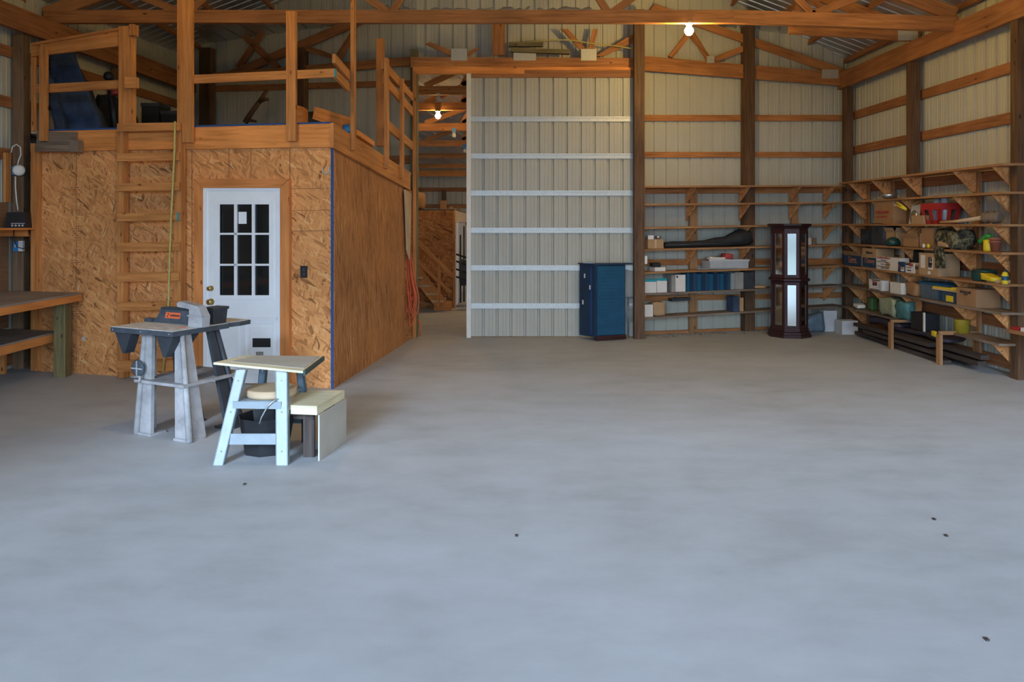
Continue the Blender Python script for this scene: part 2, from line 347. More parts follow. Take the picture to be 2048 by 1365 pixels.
class Plane:
    """an upright plane through plan points a and b; off > 0 is towards the room"""
    def __init__(s, a, b, nrm=None):
        s.a = V(a[0], a[1], 0); s.d = V(b[0]-a[0], b[1]-a[1], 0); s.len = s.d.length; s.d.normalize()
        s.n = V(s.d.y, -s.d.x, 0)
        if nrm is not None and s.n.dot(V(nrm[0], nrm[1], 0)) < 0: s.n = -s.n
    def xy(s, px, off=0.0):
        a = s.a+s.n*off; k = (px-VX)/F         # x = k y
        t = (k*a.y-a.x)/(s.d.x-k*s.d.y); p = a+s.d*t; return p
    def pt(s, px, py, off=0.0):
        p = s.xy(px, off); return V(p.x, p.y, H-(py-VY)*p.y/F)
    def at(s, t, z, off=0.0):
        p = s.a+s.d*t+s.n*off; return V(p.x, p.y, z)
    def slab(s, mb, q, off, t, mi=0):
        """q: pixels TL, TR, BR, BL as seen on the front face, which lies at off+t; t thick"""
        f = [s.pt(x, y, off+t) for x, y in q]; e = -s.n*t
        c = [f[3], f[2], f[3]+e, f[2]+e, f[0], f[1], f[0]+e, f[1]+e]
        return mb.hexa(c, mi)
    def rect(s, mb, x0, y0, x1, y1, off, t, mi=0): return s.slab(mb, [(x0, y0), (x1, y0), (x1, y1), (x0, y1)], off, t, mi)
    def bar(s, mb, t0, z0, t1, z1, w, off, t, mi=0):
        """board lying against the plane from (t0,z0) to (t1,z1), w wide, t thick"""
        return mb.board(s.at(t0, z0, off+t/2), s.at(t1, z1, off+t/2), w, t, (0, 0, 1) if abs(t1-t0) > 1e-6 else s.d, mi)
    def cbar(s, mb, t0, z0, t1, z1, w, off, t, mi=0):
        p0, p1 = s.at(t0, z0, off+t/2), s.at(t1, z1, off+t/2); u = s.n.cross((p1-p0).normalized()); return mb.board(p0, p1, w, t, u, mi)

def corrugated(pl, t0, t1, z0, ztop, period=0.2286, depth=0.03, zbot=None):
    """ribbed sheet on a plane from t0 to t1 along it; ztop / zbot are numbers or functions of t. Ribs stand out to the outer side"""
    mb = MB(); pts = []; k = math.floor(t0/period)
    prof = [(0.0, 0), (0.052, 0), (0.056, -0.004), (0.064, -0.004), (0.068, 0), (0.108, 0), (0.112, -0.004), (0.12, -0.004), (0.124, 0), (0.172, 0), (0.183, -depth), (0.206, -depth), (0.217, 0)]
    ts = []
    while k*period < t1:
        ts += [(k*period+a, b) for a, b in prof]; k += 1
    ts = [(t0, 0)]+[x for x in ts if t0 < x[0] < t1]+[(t1, 0)]
    fz = ztop if callable(ztop) else (lambda t: ztop)
    fb = zbot if zbot else (lambda t: z0)
    for i, (t, o) in enumerate(ts): mb.v += [pl.at(t, fb(t), o), pl.at(t, fz(t), o)]
    for i in range(len(ts)-1):
        mb.face([2*i, 2*i+2, 2*i+3, 2*i+1], [(ts[i][0], 0), (ts[i+1][0], 0), (ts[i+1][0], 3), (ts[i][0], 3)])
    return mb

# daylight: a bright overcast horizon, a bluer upper sky, a hazy sun low behind the viewer
SKY = 8.0; HORIZON = (0.68, 0.90, 1.20); ZENITH = (0.035, 0.065, 0.14)
SUN, SUNA, SUNEL, SUNAZ, SUNC = 3.7, 13.0, 21.8, 14.0, (0.62, 0.84, 1.16)
EXPOSURE = 0.0
# ------------------------------------------------------------------ the shell of the barn
YF = -1.3                                                     # the open overhead door the daylight comes through
ROOFZ = lambda x: 4.86+0.38*(6.5-abs(x))
mb = MB(); mb.quad([(-9, -60, 0), (9, -60, 0), (9, YF+0.1, 0), (-9, YF+0.1, 0)]); mb = MB()
mb.quad([(-7.6, YF, 0), (6.9, YF, 0), (6.9, 15.3, 0), (-7.6, 15.3, 0)]); mb.quad([(-7.6, 15.3, 0), (6.9, 15.3, 0), (6.9, 32, 0), (-7.6, 32, 0)])
struct('floor', mb, 'concrete')
mb = MB(); mb.quad([(-70, -75, -0.03), (70, -75, -0.03), (70, YF, -0.03), (-70, YF, -0.03)]); struct('ground_outside', mb, 'gravel')
mb = MB(); NX, NY = 28, 10
for j in range(NY+1):
    for i in range(NX+1):
        x = -90+180*i/NX; f = j/NY
        mb.v.append(V(x, -24-34*f, -0.2+3.5*f**0.8+1.6*noise.noise((x*0.07, f*4, 1.3))*f))
for j in range(NY):
    for i in range(NX): a = j*(NX+1)+i; mb.face([a, a+1, a+NX+2, a+NX+1], None, 0, True)
struct('hill_outside', mb, 'hill')

WR = Plane((6.42, 14.75), (6.42, YF), (-1, 0)); WL = Plane((-7.264, YF), (-5.94, 15.25), (1, 0))
WBR = Plane((2.2, 13.3), (6.62, 14.605), (0, -1)); WBL = Plane((-6.1, 14.95), (-1.4, 13.2), (0, -1))

wr = struct('wall_right', corrugated(WR, 0, WR.len, 0, 4.95), 'panel')
wl = struct('wall_left', corrugated(WL, 0, WL.len, 0, lambda t: ROOFZ(WL.at(t, 0).x)+0.02), 'panel')
gz = lambda pl: (lambda t: ROOFZ(pl.at(t, 0).x)+0.03)
wb = struct('wall_back', corrugated(WBR, 0, WBR.len, 0, gz(WBR)), 'panel')
wbl = struct('wall_rear', corrugated(WBL, 0, WBL.len, 0, gz(WBL)), 'panel')
WM = Plane((-1.45, 13.22), (2.25, 13.32), (0, -1))
wm = struct('wall_above_opening', corrugated(WM, 0, WM.len, 4.45, gz(WM)), 'panel')

# posts and girts of the walls
def girts(wall, pl, rows, mat='girt', w=0.14):
    for (t0, z0, t1, z1) in rows: struct('girt', pl.bar(MB(), t0, z0, t1, z1, w, 0.002, 0.04), mat, wall)
girts(wr, WR, [(0.15, z, WR.len-0.1, z) for z in (3.83, 3.20, 2.50, 1.30, 0.62, 0.12)])
struct('header', WR.bar(MB(), 0.1, 4.475, WR.len-0.1, 4.475, 0.29, 0.16, 0.08), 'girt', wr)
for y in (14.25, 11.99, 9.53, 7.0, 4.5, 2.0, -0.4):
    struct('post', MB().box((6.2, y-0.07, 0), (6.345, y+0.07, 4.33), fit=False), 'darkpost', wr)
girts(wl, WL, [(0.1, z, WL.len-0.2, z) for z in (4.09, 3.44, 2.77, 0.12)])
struct('header', WL.bar(MB(), 0.1, 4.475, WL.len-0.2, 4.475, 0.29, 0.19, 0.08), 'girt', wl)
for y in (14.7, 12.5, 10.27, 8.0, 5.6, 3.2, 0.8):
    t = (y-YF)*WL.len/(15.25-YF); c = WL.at(t, 0, 0.115)
    struct('post', MB().box((c.x-0.072, y-0.07, 0), (c.x+0.072, y+0.07, 4.33)), 'post', wl)
struct('girt', WL.bar(MB(), 0.1, 1.30, WL.len-5.2, 1.30, 0.14, 0.002, 0.04), 'girt', wl)
# wood on the back wall to the right of the sliding door
for (ya, yb, h) in ((230, 230, 12), (304, 304, 11), (377, 375, 11), (519, 517, 12), (592, 585, 11), (664, 648, 11)):
    struct('girt', WBR.slab(MB(), [(1283, ya), (1690, yb), (1690, yb+h), (1283, ya+h)], 0.002, 0.04), 'beam', wb)
struct('post', MB().box((2.18, 12.80, 0), (2.345, 12.96, 5.35)), 'darkpost', wb)
WBR.rect(mb := MB(), 1490, 20, 1510, 664, 0.045, 0.13); struct('post', mb, 'darkpost', wb)
# rear wall behind the loft
for (ya, yb, h) in ((172, 160, 12),): struct('girt', WBL.slab(MB(), [(400, ya), (826, yb), (826, yb+h), (400, ya+h)], 0.002, 0.04), 'girt', wbl)
struct('girt', WBL.bar(MB(), 0.1, 2.95, WBL.len-0.1, 2.95, 0.14, 0.002, 0.04), 'girt', wbl)
for x0, x1 in ((592, 607), (398, 420)): struct('post', WBL.rect(MB(), x0, 95, x1, 640, 0.045, 0.14), 'darkpost', wbl)
struct('post', MB().box((-1.48, 13.0, 0), (-1.36, 13.19, 4.75)), 'greenpost', wbl)
struct('trim_1', MB().box((-1.43, 12.93, 0), (-1.375, 12.995, 4.36)), 'lumber')

# roof: two slopes of ribbed steel on purlins
ce = None
for sgn in (-1, 1):
    mbr = MB(); ys = []; k = 0
    y = YF
    while y < 15.3:
        ys += [(y, 0), (y+0.172, 0), (y+0.183, 0.022), (y+0.206, 0.022), (y+0.217, 0)]; y += 0.2286
    xe = 7.4 if sgn < 0 else 6.7
    for (yy, o) in ys: mbr.v += [V(sgn*xe, yy, ROOFZ(xe)+o), V(0, yy, ROOFZ(0)+o)]
    for i in range(len(ys)-1): mbr.face([2*i, 2*i+2, 2*i+3, 2*i+1])
    o = struct('ceiling' if ce is None else 'roof_slope', mbr, 'roof', ce); ce = ce or o
    for k in range(9):
        x = sgn*(6.35-0.76*k); z = ROOFZ(x)-0.05
        d = V(1, 0, -sgn*0.38).normalized()
        struct('purlin', MB().board((x, YF, z), (x, 15.1, z), 0.09, 0.04, (d.z*-1, 0, d.x) if d.x else (0, 0, 1)), 'girt', ce)
# front wall with the tall opening
mbf = MB(); OX0, OX1, OZ = -5.4, 5.6, 4.25
mbf.box((-7.4, YF-0.1, 0), (OX0, YF, 5)); mbf.box((OX1, YF-0.1, 0), (6.6, YF, 5)); mbf.box((-7.4, YF-0.1, OZ), (6.6, YF, 5.0))
mbf.prism([(-7.3, YF-0.1, 5.0), (6.55, YF-0.1, 5.0), (0, YF-0.1, ROOFZ(0))], (0, 0.1, 0)); struct('wall_front', mbf, 'panel')

# ------------------------------------------------------------------ roof trusses
def truss(label, y, zb, ch, xl, xr, webs, gus, dep=0.076, xe2=None, cm='beam'):
    r = thing('roof_truss', label, 'roof truss', (0, y, zb), 'roof trusses across the barn')
    part('bottom_chord', MB().board((xl, y, zb+ch/2), (xr, y, zb+ch/2), ch, dep), cm, r)
    for s_ in (-1, 1):
        xe = xl if s_ < 0 else (xe2 or xr)
        part('top_chord', MB().board((xe, y, ROOFZ(xe)-0.21), (0.06*s_, y, ROOFZ(0)-0.21), 0.19, 0.05), 'beam', r)
    for (xa, xb) in webs:
        part('web', MB().board((xa, y, zb+ch*0.7), (xb, y, ROOFZ(xb)-0.25), 0.1, 0.04), 'beam', r)
    for gx in gus:
        part('gusset_plate', MB().box((gx-0.12, y-dep/2-0.006, zb+0.01), (gx+0.12, y-dep/2-0.001, zb+ch*0.95)), 'gusset', r)
    return r
tA = truss('long timber roof truss nearest the viewer, its heavy beam running above the loft railing', 10.85, 4.627, 0.175, -6.25, 3.2,
      [(-4.3, -5.2), (-4.3, -3.1), (-1.5, -3.1), (-1.5, 0), (1.5, 0), (1.5, 3.1), (4.3, 3.1), (4.3, 5.2)], [], 0.09, 6.25)
p0, p1 = V(3.2, 10.85, 4.627), V(6.25, 10.8, 4.50)
part('bottom_chord', MB().hexa([(p1 if k & 1 else p0)+V(0, 0.045 if k & 2 else -0.045, ((0.2 if k & 1 else 0.175) if k & 4 else 0)) for k in range(8)]), 'beam', tA)
tB = thing('roof_truss', 'shorter roof truss end second from the viewer, bolted to the middle right-wall post', 'roof truss', (5, 11.95, 4.6), 'roof trusses across the barn')
part('bottom_chord', MB().board((4.35, 11.9, 4.83), (6.33, 11.95, 4.72), 0.19, 0.05), 'beam', tB)
part('gusset_plate', MB().box((6.0, 11.905, 4.64), (6.3, 11.912, 4.84)), 'gusset', tB)
part('top_chord', MB().board((6.35, 11.95, ROOFZ(6.35)-0.16), (0.0, 11.95, ROOFZ(0)-0.21), 0.16, 0.05), 'beam', tB)
for (xa, za, xb) in ((5.3, 4.78, 4.6), (5.3, 4.78, 5.7), (4.4, 4.85, 4.6)): part('web', MB().board((xa, 11.95, za), (xb, 11.95, ROOFZ(xb)-0.22), 0.09, 0.04), 'girt', tB)
rC = thing('roof_truss', 'roof truss against the back wall with steel gusset plates above the sliding door', 'roof truss', (0, 13.1, 4.43), 'roof trusses across the barn')
WMf = Plane((-1.45, 13.04), (2.25, 13.10), (0, -1))
part('bottom_chord', WMf.bar(MB(), -0.02, 4.53, WMf.len, 4.53, 0.17, 0, 0.05), 'beam', rC)
part('bottom_chord', WBR.slab(MB(), [(1288, 112), (1690, 146), (1690, 172), (1288, 141)], 0.07, 0.05), 'beam', rC)
part('bottom_chord', WBL.slab(MB(), [(400, 148), (826, 113), (826, 130), (400, 166)], 0.07, 0.05), 'beam', rC)
part('track_board', WMf.bar(MB(), 0.02, 4.395, WMf.len, 4.395, 0.11, -0.02, 0.12), 'rim', rC)
for q in ([(1418, 112), (1424, 121), (1382, 76), (1376, 68)], [(1415, 121), (1425, 121), (1385, 58), (1375, 58)], [(1428, 114), (1434, 124), (1494, 100), (1490, 90)],
          [(1346, 116), (1338, 112), (1376, 62), (1384, 68)]):
    part('web', WBR.slab(MB(), q, 0.07, 0.04), 'beam', rC)
part('top_chord', WBR.slab(MB(), [(1300, 20), (1310, 8), (1690, 138), (1690, 156)], 0.075, 0.04), 'beam', rC)
for q in ([(1172, 112), (1182, 108), (1136, 58), (1122, 58)], [(1174, 112), (1184, 112), (1196, 58), (1186, 58)], [(1190, 112), (1208, 112), (1282, 78), (1270, 66)],
          [(902, 112), (914, 106), (860, 84), (850, 88)], [(930, 108), (938, 112), (960, 96), (950, 96)], [(985, 110), (1010, 110), (1010, 40), (985, 40)]):
    part('web', WMf.slab(MB(), q, 0.0, 0.04), 'beam', rC)
for (x0, x1, y0, y1) in ((902, 934, 97, 121), (1027, 1072, 98, 121), (1162, 1193, 98, 121)):
    part('gusset_plate', WMf.rect(MB(), x0, y0, x1, y1, 0.052, 0.004), 'gusset', rC)
part('gusset_plate', WBR.rect(MB(), 1414, 112, 1429, 126, 0.122, 0.004), 'gusset', rC); part('gusset_plate', WBR.rect(MB(), 1644, 139, 1677, 157, 0.122, 0.004), 'gusset', rC)
for q in ([(440, 150), (452, 162), (780, 24), (765, 10)], [(470, 62), (480, 56), (560, 132), (548, 138)], [(480, 138), (470, 132), (520, 60), (532, 62)],
          [(612, 90), (612, 102), (668, 120), (668, 110)], [(668, 115), (680, 120), (712, 70), (702, 62)]):
    part('web', WBL.slab(MB(), q, 0.07, 0.04), 'girt', rC)
solo('scrap_board', WMf.rect(MB(), 1018, 84, 1086, 92, 0.02, 0.1), 'greenpost', 'short dark scrap board lying on the back truss, upper of two', 'board')
solo('scrap_board', WMf.slab(MB(), [(1022, 95), (1140, 99), (1140, 107), (1022, 103)], 0.02, 0.12), 'greenpost', 'longer dark scrap board lying on the back truss, lower of two', 'board')
cp = [WMf.pt(x, y, 0.12) for x, y in ((1050, 84), (1100, 80), (1140, 80), (1190, 88), (1240, 93), (1272, 99))]
solo('yellow_cable', MB().tube(cp, 0.012, 6), 'yellowrope', 'yellow cable strung along the top of the back truss', 'cable')
# torn film lying along the near beam
for (x0, x1, seed) in ((745, 830, 1), (860, 985, 2), (995, 1060, 3), (1075, 1190, 4)):
    mb = MB(); n = 14
    for i in range(n+1):
        px = x0+(x1-x0)*i/n; b = P(px, 20, 10.92); h = 0.05+0.07*abs(noise.noise((px*0.05, seed*3.1, 0)))
        mb.v += [V(b.x, 10.84+0.04*noise.noise((px*.11, seed, 2)), 4.805), V(b.x, 10.95, 4.81+h*0.6), V(b.x, 11.12+0.05*noise.noise((px*.09, seed, 7)), 4.81+h*1.6)]
    for i in range(n):
        for k in range(2): mb.face([3*i+k, 3*i+3+k, 3*i+4+k, 3*i+1+k], None, 0, True)
    o = solo('torn_film', mb, 'film', ['crumpled pale film on the near beam beside the tall loft post', 'widest crumpled pale film on the near beam over the doorway',
             'small torn pale film on the near beam, between two larger pieces', 'crumpled pale film on the near beam closest to the bare bulb'][seed-1], 'plastic film', 'torn film along the near beam')
    sm = o.modifiers.new('thickness', 'SOLIDIFY'); sm.thickness = 0.004

# ------------------------------------------------------------------ sliding door
DP = Plane((-0.7, 13.0), (2.4, 13.0), (0, -1))
sd = thing('sliding_door', 'tall beige ribbed sliding barn door with seven pale cross girts', 'sliding door', (0.85, 13.0, 0.0))
xL, xR = DP.xy(940).x, 2.21
t0, t1 = xL+0.7, xR+0.7
part('door_panel', corrugated(DP, t0, t1, 0.02, 4.345), 'doorpanel', sd)
for yc in (238.5, 312.5, 386.5, 461, 536, 612):
    z = H-(yc-VY)*13.0/F; mb = MB()
    DP.bar(mb, t0, z, t1, z, 0.088, 0.002, 0.012); DP.bar(mb, t0, z+0.03, t1, z+0.03, 0.022, 0.012, 0.014); DP.bar(mb, t0, z-0.032, t1, z-0.032, 0.02, 0.012, 0.014)
    part('cross_girt', mb, 'galv', sd)
part('edge_trim', DP.rect(MB(), 933, 141, 942, 679, -0.02, 0.06), 'offwhite', sd)
part('top_board', DP.rect(MB(), 941, 140, 1268, 155, 0.0, 0.03), 'girt', sd)

# ------------------------------------------------------------------ the room beyond
fw = Plane((-9, 31), (9, 31), (0, -1))
w2 = struct('wall_far', corrugated(fw, 0, 18, 0, 3.95), 'panel')
for z in (3.2, 2.55, 1.9): struct('girt', fw.bar(MB(), 0, z, 18, z, 0.16, 0.002, 0.05), 'girt', w2)
struct('post', fw.rect(MB(), 883, 380, 892, 600, 0.05, 0.15), 'darkpost', w2)
struct('wall_far_right', MB().box((7.2, 14.7, 0), (7.3, 31, 5.2)), 'panel')
w3 = struct('wall_far_left', MB().box((-7.2, 14.6, 0), (-7.1, 31, 5.2)), 'panel')
mb = MB()
ys = []; y = -8.0
while y < 8: ys += [(y, 0), (y+0.19, 0), (y+0.2, 0.05), (y+0.24, 0.05), (y+0.25, 0)]; y += 0.36
for (xx, o) in ys: mb.v += [V(xx-2.2, 13.4, 5.35+o), V(xx+2.2, 31.2, 3.75+o)]
for i in range(len(ys)-1): mb.face([2*i, 2*i+2, 2*i+3, 2*i+1])
struct('ceiling_far', mb, 'roof')
for i, (yb, yy, hh) in enumerate(((190, 15.2, 0.17), (221, 17.0, 0.17), (262, 19.5, 0.19), (293, 22, 0.17), (317, 24.5, 0.16), (337, 27, 0.16), (353, 29.5, 0.22))):
    z = H-(yb-VY)*yy/F
    word = ['first', 'second', 'third', 'fourth', 'fifth', 'sixth', 'seventh'][i]
    r = thing('far_roof_truss', '%s brown roof truss beyond the doorway, counting inward from the opening' % word, 'roof truss', (0, yy, z), 'trusses of the room beyond the doorway')
    part('bottom_chord', MB().board((-7, yy, z+hh/2), (7, yy, z+hh/2), hh, 0.05), 'beam' if i < 6 else 'rim', r)
    if i < 4:
        sc_ = yy/F
        for (xa, xb) in ((-150, -75), (-75, -75), (-75, -20), (-20, 30)):
            part('web', MB().board(((VX+xa-VX)*sc_, yy, z+hh), ((xb)*sc_+0.25, yy, z+0.62), 0.12, 0.045), 'beam', r)
fx0, fx1 = -3.2, (908-VX)*17.5/F
w4 = thing('strand_board_room', 'small strand board room beyond the doorway with stairs leaning on it', 'room box', (-1.6, 19, 0))
ztop = H-(421-VY)*17.5/F
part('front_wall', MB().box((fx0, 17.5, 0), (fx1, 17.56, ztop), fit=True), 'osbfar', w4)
part('side_wall', MB().box((fx1-0.06, 17.56, 0), (fx1-0.01, 23.5, ztop)), 'lightgrey', w4)
part('fascia_board', MB().box((fx1-0.01, 17.5, ztop-0.26), (fx1+0.03, 23.5, ztop)), 'tan', w4)
part('corner_board', MB().box((fx1-0.02, 17.46, 0), (fx1+0.03, 17.5, ztop-0.01)), 'lumber', w4)
part('door_frame', MB().box((fx1+0.0, 17.9, 0), (fx1+0.03, 18.75, 1.9)), 'white', w4)
part('roof_deck', MB().box((fx0, 17.5, ztop), (fx1, 23.5, ztop+0.02)), 'plank', w4)
for k, (x, w_, h) in enumerate(((895, 12, 18), (910, 9, 11), (925, 9, 12))):
    p = P(x, 421, (17.9, 20.2, 22.6)[k]); p.x -= 0.1; zb = ztop+0.021
    solo('storage_carton', MB().box((p.x-w_*0.0057, p.y, zb), (p.x+w_*0.0057, p.y+0.2, zb+h*0.0115)), 'cardboard2',
         ['tallest brown carton on top of the room beyond the doorway', 'middle brown carton on top of the room beyond the doorway', 'brown carton on top of the room beyond, nearest the sliding door'][k], 'box', 'cartons on the far room')
for k, x in enumerate((834,)):
    p = P(x, 412, 18.2); solo('burlap_heap', MB().soft([(p.x-0.2+0.4*(i & 1), p.y-0.2+0.4*((i >> 1) & 1), ztop+0.02+0.42*(i >> 2)) for i in range(8)], (6, 6, 6), 0.05, 4, 0, 0.4), 'cardboard2', 'brown burlap heap on top of the room beyond the doorway', 'sack')
# stairs of the far room
st = thing('open_stairs', 'wooden open stairs leaning along the strand board room beyond the doorway', 'stairs', (-1.5, 17.2, 0))
def Q(x, y, Y=17.25): return P(x, y, Y)
for yy in (17.42, 16.75): part('stringer', MB().board(Q(820, 530, yy), Q(884, 611, yy), 0.26, 0.045), 'lumber', st)
for (x, y) in ((839, 554), (853, 570), (868, 586), (880, 600)): p = Q(x, y); part('tread', MB().box((p.x-0.14, 16.72, p.z), (p.x+0.12, 17.44, p.z+0.035)), 'tan', st)
part('hand_rail', MB().board(Q(826, 475, 16.74), Q(906, 553, 16.74), 0.09, 0.04), 'lumber', st); part('hand_rail', MB().board(Q(826, 515, 16.74), Q(902, 586, 16.74), 0.08, 0.04), 'lumber', st)
part('rail_post', MB().board(Q(878, 530, 16.74), Q(878, 616, 16.74), 0.09, 0.06), 'lumber', st); part('foot_board', MB().board(Q(868, 612, 17.0), Q(904, 612, 17.0), 0.2, 0.05), 'lumber', st)
# long-handled tools on their rack beyond the doorway
rk = thing('tool_rack', 'black metal bracket rack beside the white frame beyond the doorway', 'rack', ((918-VX)*17.6/F, 17.9, 0))
for y in (512, 526, 542, 557): part('bracket_bar', MB().board(P(913, y-3, 17.4), P(934, y+4, 17.1), 0.035, 0.03), 'black', rk)
part('base_shelf', MB().board(P(918, 612, 17.2), P(934, 612, 17.1), 0.05, 0.25), 'grey', rk)
for k, (x, y0, y1, mat, lb) in enumerate(((921, 470, 606, 'black', 'long-handled dark tool in the rack beyond the doorway, nearer the stairs'), (928, 452, 604, 'rubber', 'long-handled dark tool in the rack beyond the doorway, nearer the sliding door'))):
    g = thing('garden_tool', lb, 'tool', P(x, y1, 17.35), 'tools in the far rack')
    part('handle', MB().tube([P(x, y0, 17.35), P(x, y1, 17.35)], 0.018, 8), mat, g)
    part('tool_head', MB().board(P(x, y0+4, 17.35), P(x, y0+22, 17.35), 0.1, 0.03), mat, g)
    part('red_collar' if k == 0 else 'grip', MB().tube([P(x, 522, 17.35), P(x, 530, 17.35)], 0.03, 8), 'red' if k == 0 else 'black', g)
p = P(927, 545, 17.3); solo('hanging_bag', MB().soft([(p.x-0.09+0.18*(i & 1), p.y-0.08+0.16*((i >> 1) & 1), p.z-0.3+0.6*(i >> 2)) for i in range(8)], (4, 4, 6), 0.02, 4, 0, 0.3), 'rubber', 'dark hanging bag on the tool rack beyond the doorway', 'bag')

# ------------------------------------------------------------------ lamps
def bulb(label, p, mat, r=0.05):
    b = thing('bare_bulb', label, 'light bulb', p, 'bare light bulbs', 0)
    part('glass_bulb', MB().lathe(p, [(0.001, -r*1.25), (r*0.6, -r*1.05), (r, -r*0.3), (r*0.95, r*0.1), (r*0.5, r*0.75), (r*0.42, r*1.0)], 14), mat, b)
    part('socket', MB().lathe(p, [(r*0.5, r*1.0), (r*0.9, r*1.3), (r*0.9, r*1.75)], 12), 'offwhite', b)
bulb('lit bare bulb under the near roof beam, above the back shelving', P(1378, 60, 10.85), 'bulb', 0.062)
bulb('brighter lit bulb under the second truss beyond the doorway', P(876, 231, 17.0), 'bulbfar', 0.062)
bulb('dim bulb under the first truss beyond the doorway', P(876, 196, 15.2), 'lightgrey', 0.05)
bulb('added fill bulb deeper in the room beyond the doorway, hidden by the sliding door', V(1.8, 18.2, 4.1), 'bulbfar', 0.062)  # hidden bulb, added to light the room beyond the doorway
bulb('added unseen fill bulb at the far end of the room beyond the doorway', V(2.4, 25, 3.6), 'bulbfar', 0.062)  # second hidden bulb, added to brighten the depth of that room
bulb('lit bare bulb high in the roof, nearer the viewer and out of sight', V(3.6, 8.2, 4.75), 'bulb', 0.055)
bulb('added unseen fill bulb high in the roof before the loft, above the viewer', V(-2.9, 6.9, 4.75), 'bulb', 0.05)  # added out of frame to brighten the loft rim and rails
for k, (x, y, yy) in enumerate(((908, 262, 19.3), (929, 294, 21.8))):
    p = P(x, y, yy); b = thing('wire_box', ['blue electrical box with a hanging socket beyond the doorway, further from the sliding door', 'blue electrical box with a hanging socket beyond the doorway, beside the sliding door'][k], 'electrical box', p)
    part('box_body', MB().box((p.x-0.05, p.y-0.05, p.z-0.05), (p.x+0.05, p.y+0.02, p.z+0.07)), 'brightblue', b)
    part('socket', MB().lathe(V(p.x, p.y-0.02, p.z), [(0.04, -0.16), (0.05, -0.1), (0.03, -0.05)], 10), 'offwhite', b)

# ------------------------------------------------------------------ daylight
w = bpy.data.worlds.new('overcast_sky'); SC.world = w; w.use_nodes = True; t = w.node_tree; t.nodes.clear()
tc = N(t, 'ShaderNodeTexCoord'); sx = N(t, 'ShaderNodeSeparateXYZ'); L(t, tc, 'Generated', sx, 'Vector')
r = ramp(t, [(0.0, HORIZON), (0.30, HORIZON), (0.55, ZENITH), (1.0, ZENITH)]); L(t, sx, 'Z', r, 'Fac')
bg = N(t, 'ShaderNodeBackground', Strength=SKY); L(t, r, 'Color', bg, 'Color')
wo = N(t, 'ShaderNodeOutputWorld'); L(t, bg, 'Background', wo, 'Surface')
pl_ = bpy.data.lights.new('door_portal', 'AREA'); pl_.shape = 'RECTANGLE'; pl_.size = OX1-OX0; pl_.size_y = OZ
po = bpy.data.objects.new('door_portal', pl_); COL.objects.link(po); po.location = ((OX0+OX1)/2, YF-0.12, OZ/2); po.rotation_euler = (math.pi/2, 0, 0)
pl_.cycles.is_portal = True

sl = bpy.data.lights.new('hazy_sun', 'SUN'); sl.energy = SUN; sl.angle = math.radians(SUNA); sl.color = SUNC
so = bpy.data.objects.new('hazy_sun', sl); COL.objects.link(so); so.location = (-3, -12, 8)
so.rotation_euler = V(math.sin(math.radians(SUNAZ))*math.cos(math.radians(SUNEL)), math.cos(math.radians(SUNAZ))*math.cos(math.radians(SUNEL)), -math.sin(math.radians(SUNEL))).to_track_quat('-Z', 'Y').to_euler()
# ------------------------------------------------------------------ the strand board room with its loft
FL, FR, BR = (-5.98, 10.07), (-1.90, 8.973), (-1.43, 12.86)
FP = Plane(FL, FR, (0, -1)); SP = Plane(FR, BR, (1, 0))
def floor_y(pl, px, off=0.0): return VY+F*H/pl.xy(px, off).y
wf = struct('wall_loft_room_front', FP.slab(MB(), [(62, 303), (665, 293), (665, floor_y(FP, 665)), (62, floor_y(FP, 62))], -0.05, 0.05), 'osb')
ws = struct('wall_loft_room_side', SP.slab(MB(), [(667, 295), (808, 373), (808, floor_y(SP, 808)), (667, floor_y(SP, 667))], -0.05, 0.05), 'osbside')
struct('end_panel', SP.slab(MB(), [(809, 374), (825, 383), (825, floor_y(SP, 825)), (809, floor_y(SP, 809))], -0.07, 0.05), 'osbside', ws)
struct('rim_board', FP.slab(MB(), [(77, 263), (660, 247), (664, 294), (77, 303)], 0.002, 0.04), 'rim', wf)
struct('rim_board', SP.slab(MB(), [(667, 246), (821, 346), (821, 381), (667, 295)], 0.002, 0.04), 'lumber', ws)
for (x0, x1) in ((61, 70), (70, 79)): struct('end_stud', FP.rect(MB(), x0, 287, x1, floor_y(FP, x0, 0.04)-1, 0.0, 0.04 if x0 > 62 else 0.07), 'lumber', wf)
struct('corner_strip', FP.rect(MB(), 661.5, 296, 666.5, floor_y(FP, 663, 0.012), 0.0, 0.012), 'bluetape', wf)
c0, c1, c2 = FP.pt(62, 262, -0.0), FP.pt(663, 245.5, -0.0), SP.pt(822, 346, 0.0); c3 = V(-5.95, 13.9, 2.76)
dz = V(0, 0, -0.035)
struct('deck', MB().hexa([c0+dz, c1+dz, c3+dz, c2+dz, c0, c1, c3, c2]), 'tan', wf)
struct('blue_edge', FP.slab(MB(), [(77, 259.5), (661, 243.5), (661, 247), (77, 263)], 0.0, 0.046), 'bluetape', wf)
for (q) in ([(152, 305), (153, 305), (153, 735), (152, 735)], [(383, 297), (384.5, 297), (384.5, 770), (383, 770)], [(579, 297), (580.5, 297), (580.5, 770), (579, 770)], [(457, 297), (458.5, 297), (458.5, 356), (457, 356)],
            [(501, 297), (502.3, 297), (502.3, 356), (501, 356)], [(580, 377), (661, 376), (661, 377.3), (580, 378.3)], [(580, 462), (661, 461), (661, 462.3), (580, 463.3)], [(580, 421), (661, 420), (661, 421), (580, 422)]):
    struct('chalk_line', FP.slab(MB(), q, 0.0005, 0.0015), 'girt', wf)
mb = MB(); rnd = random.Random(3)
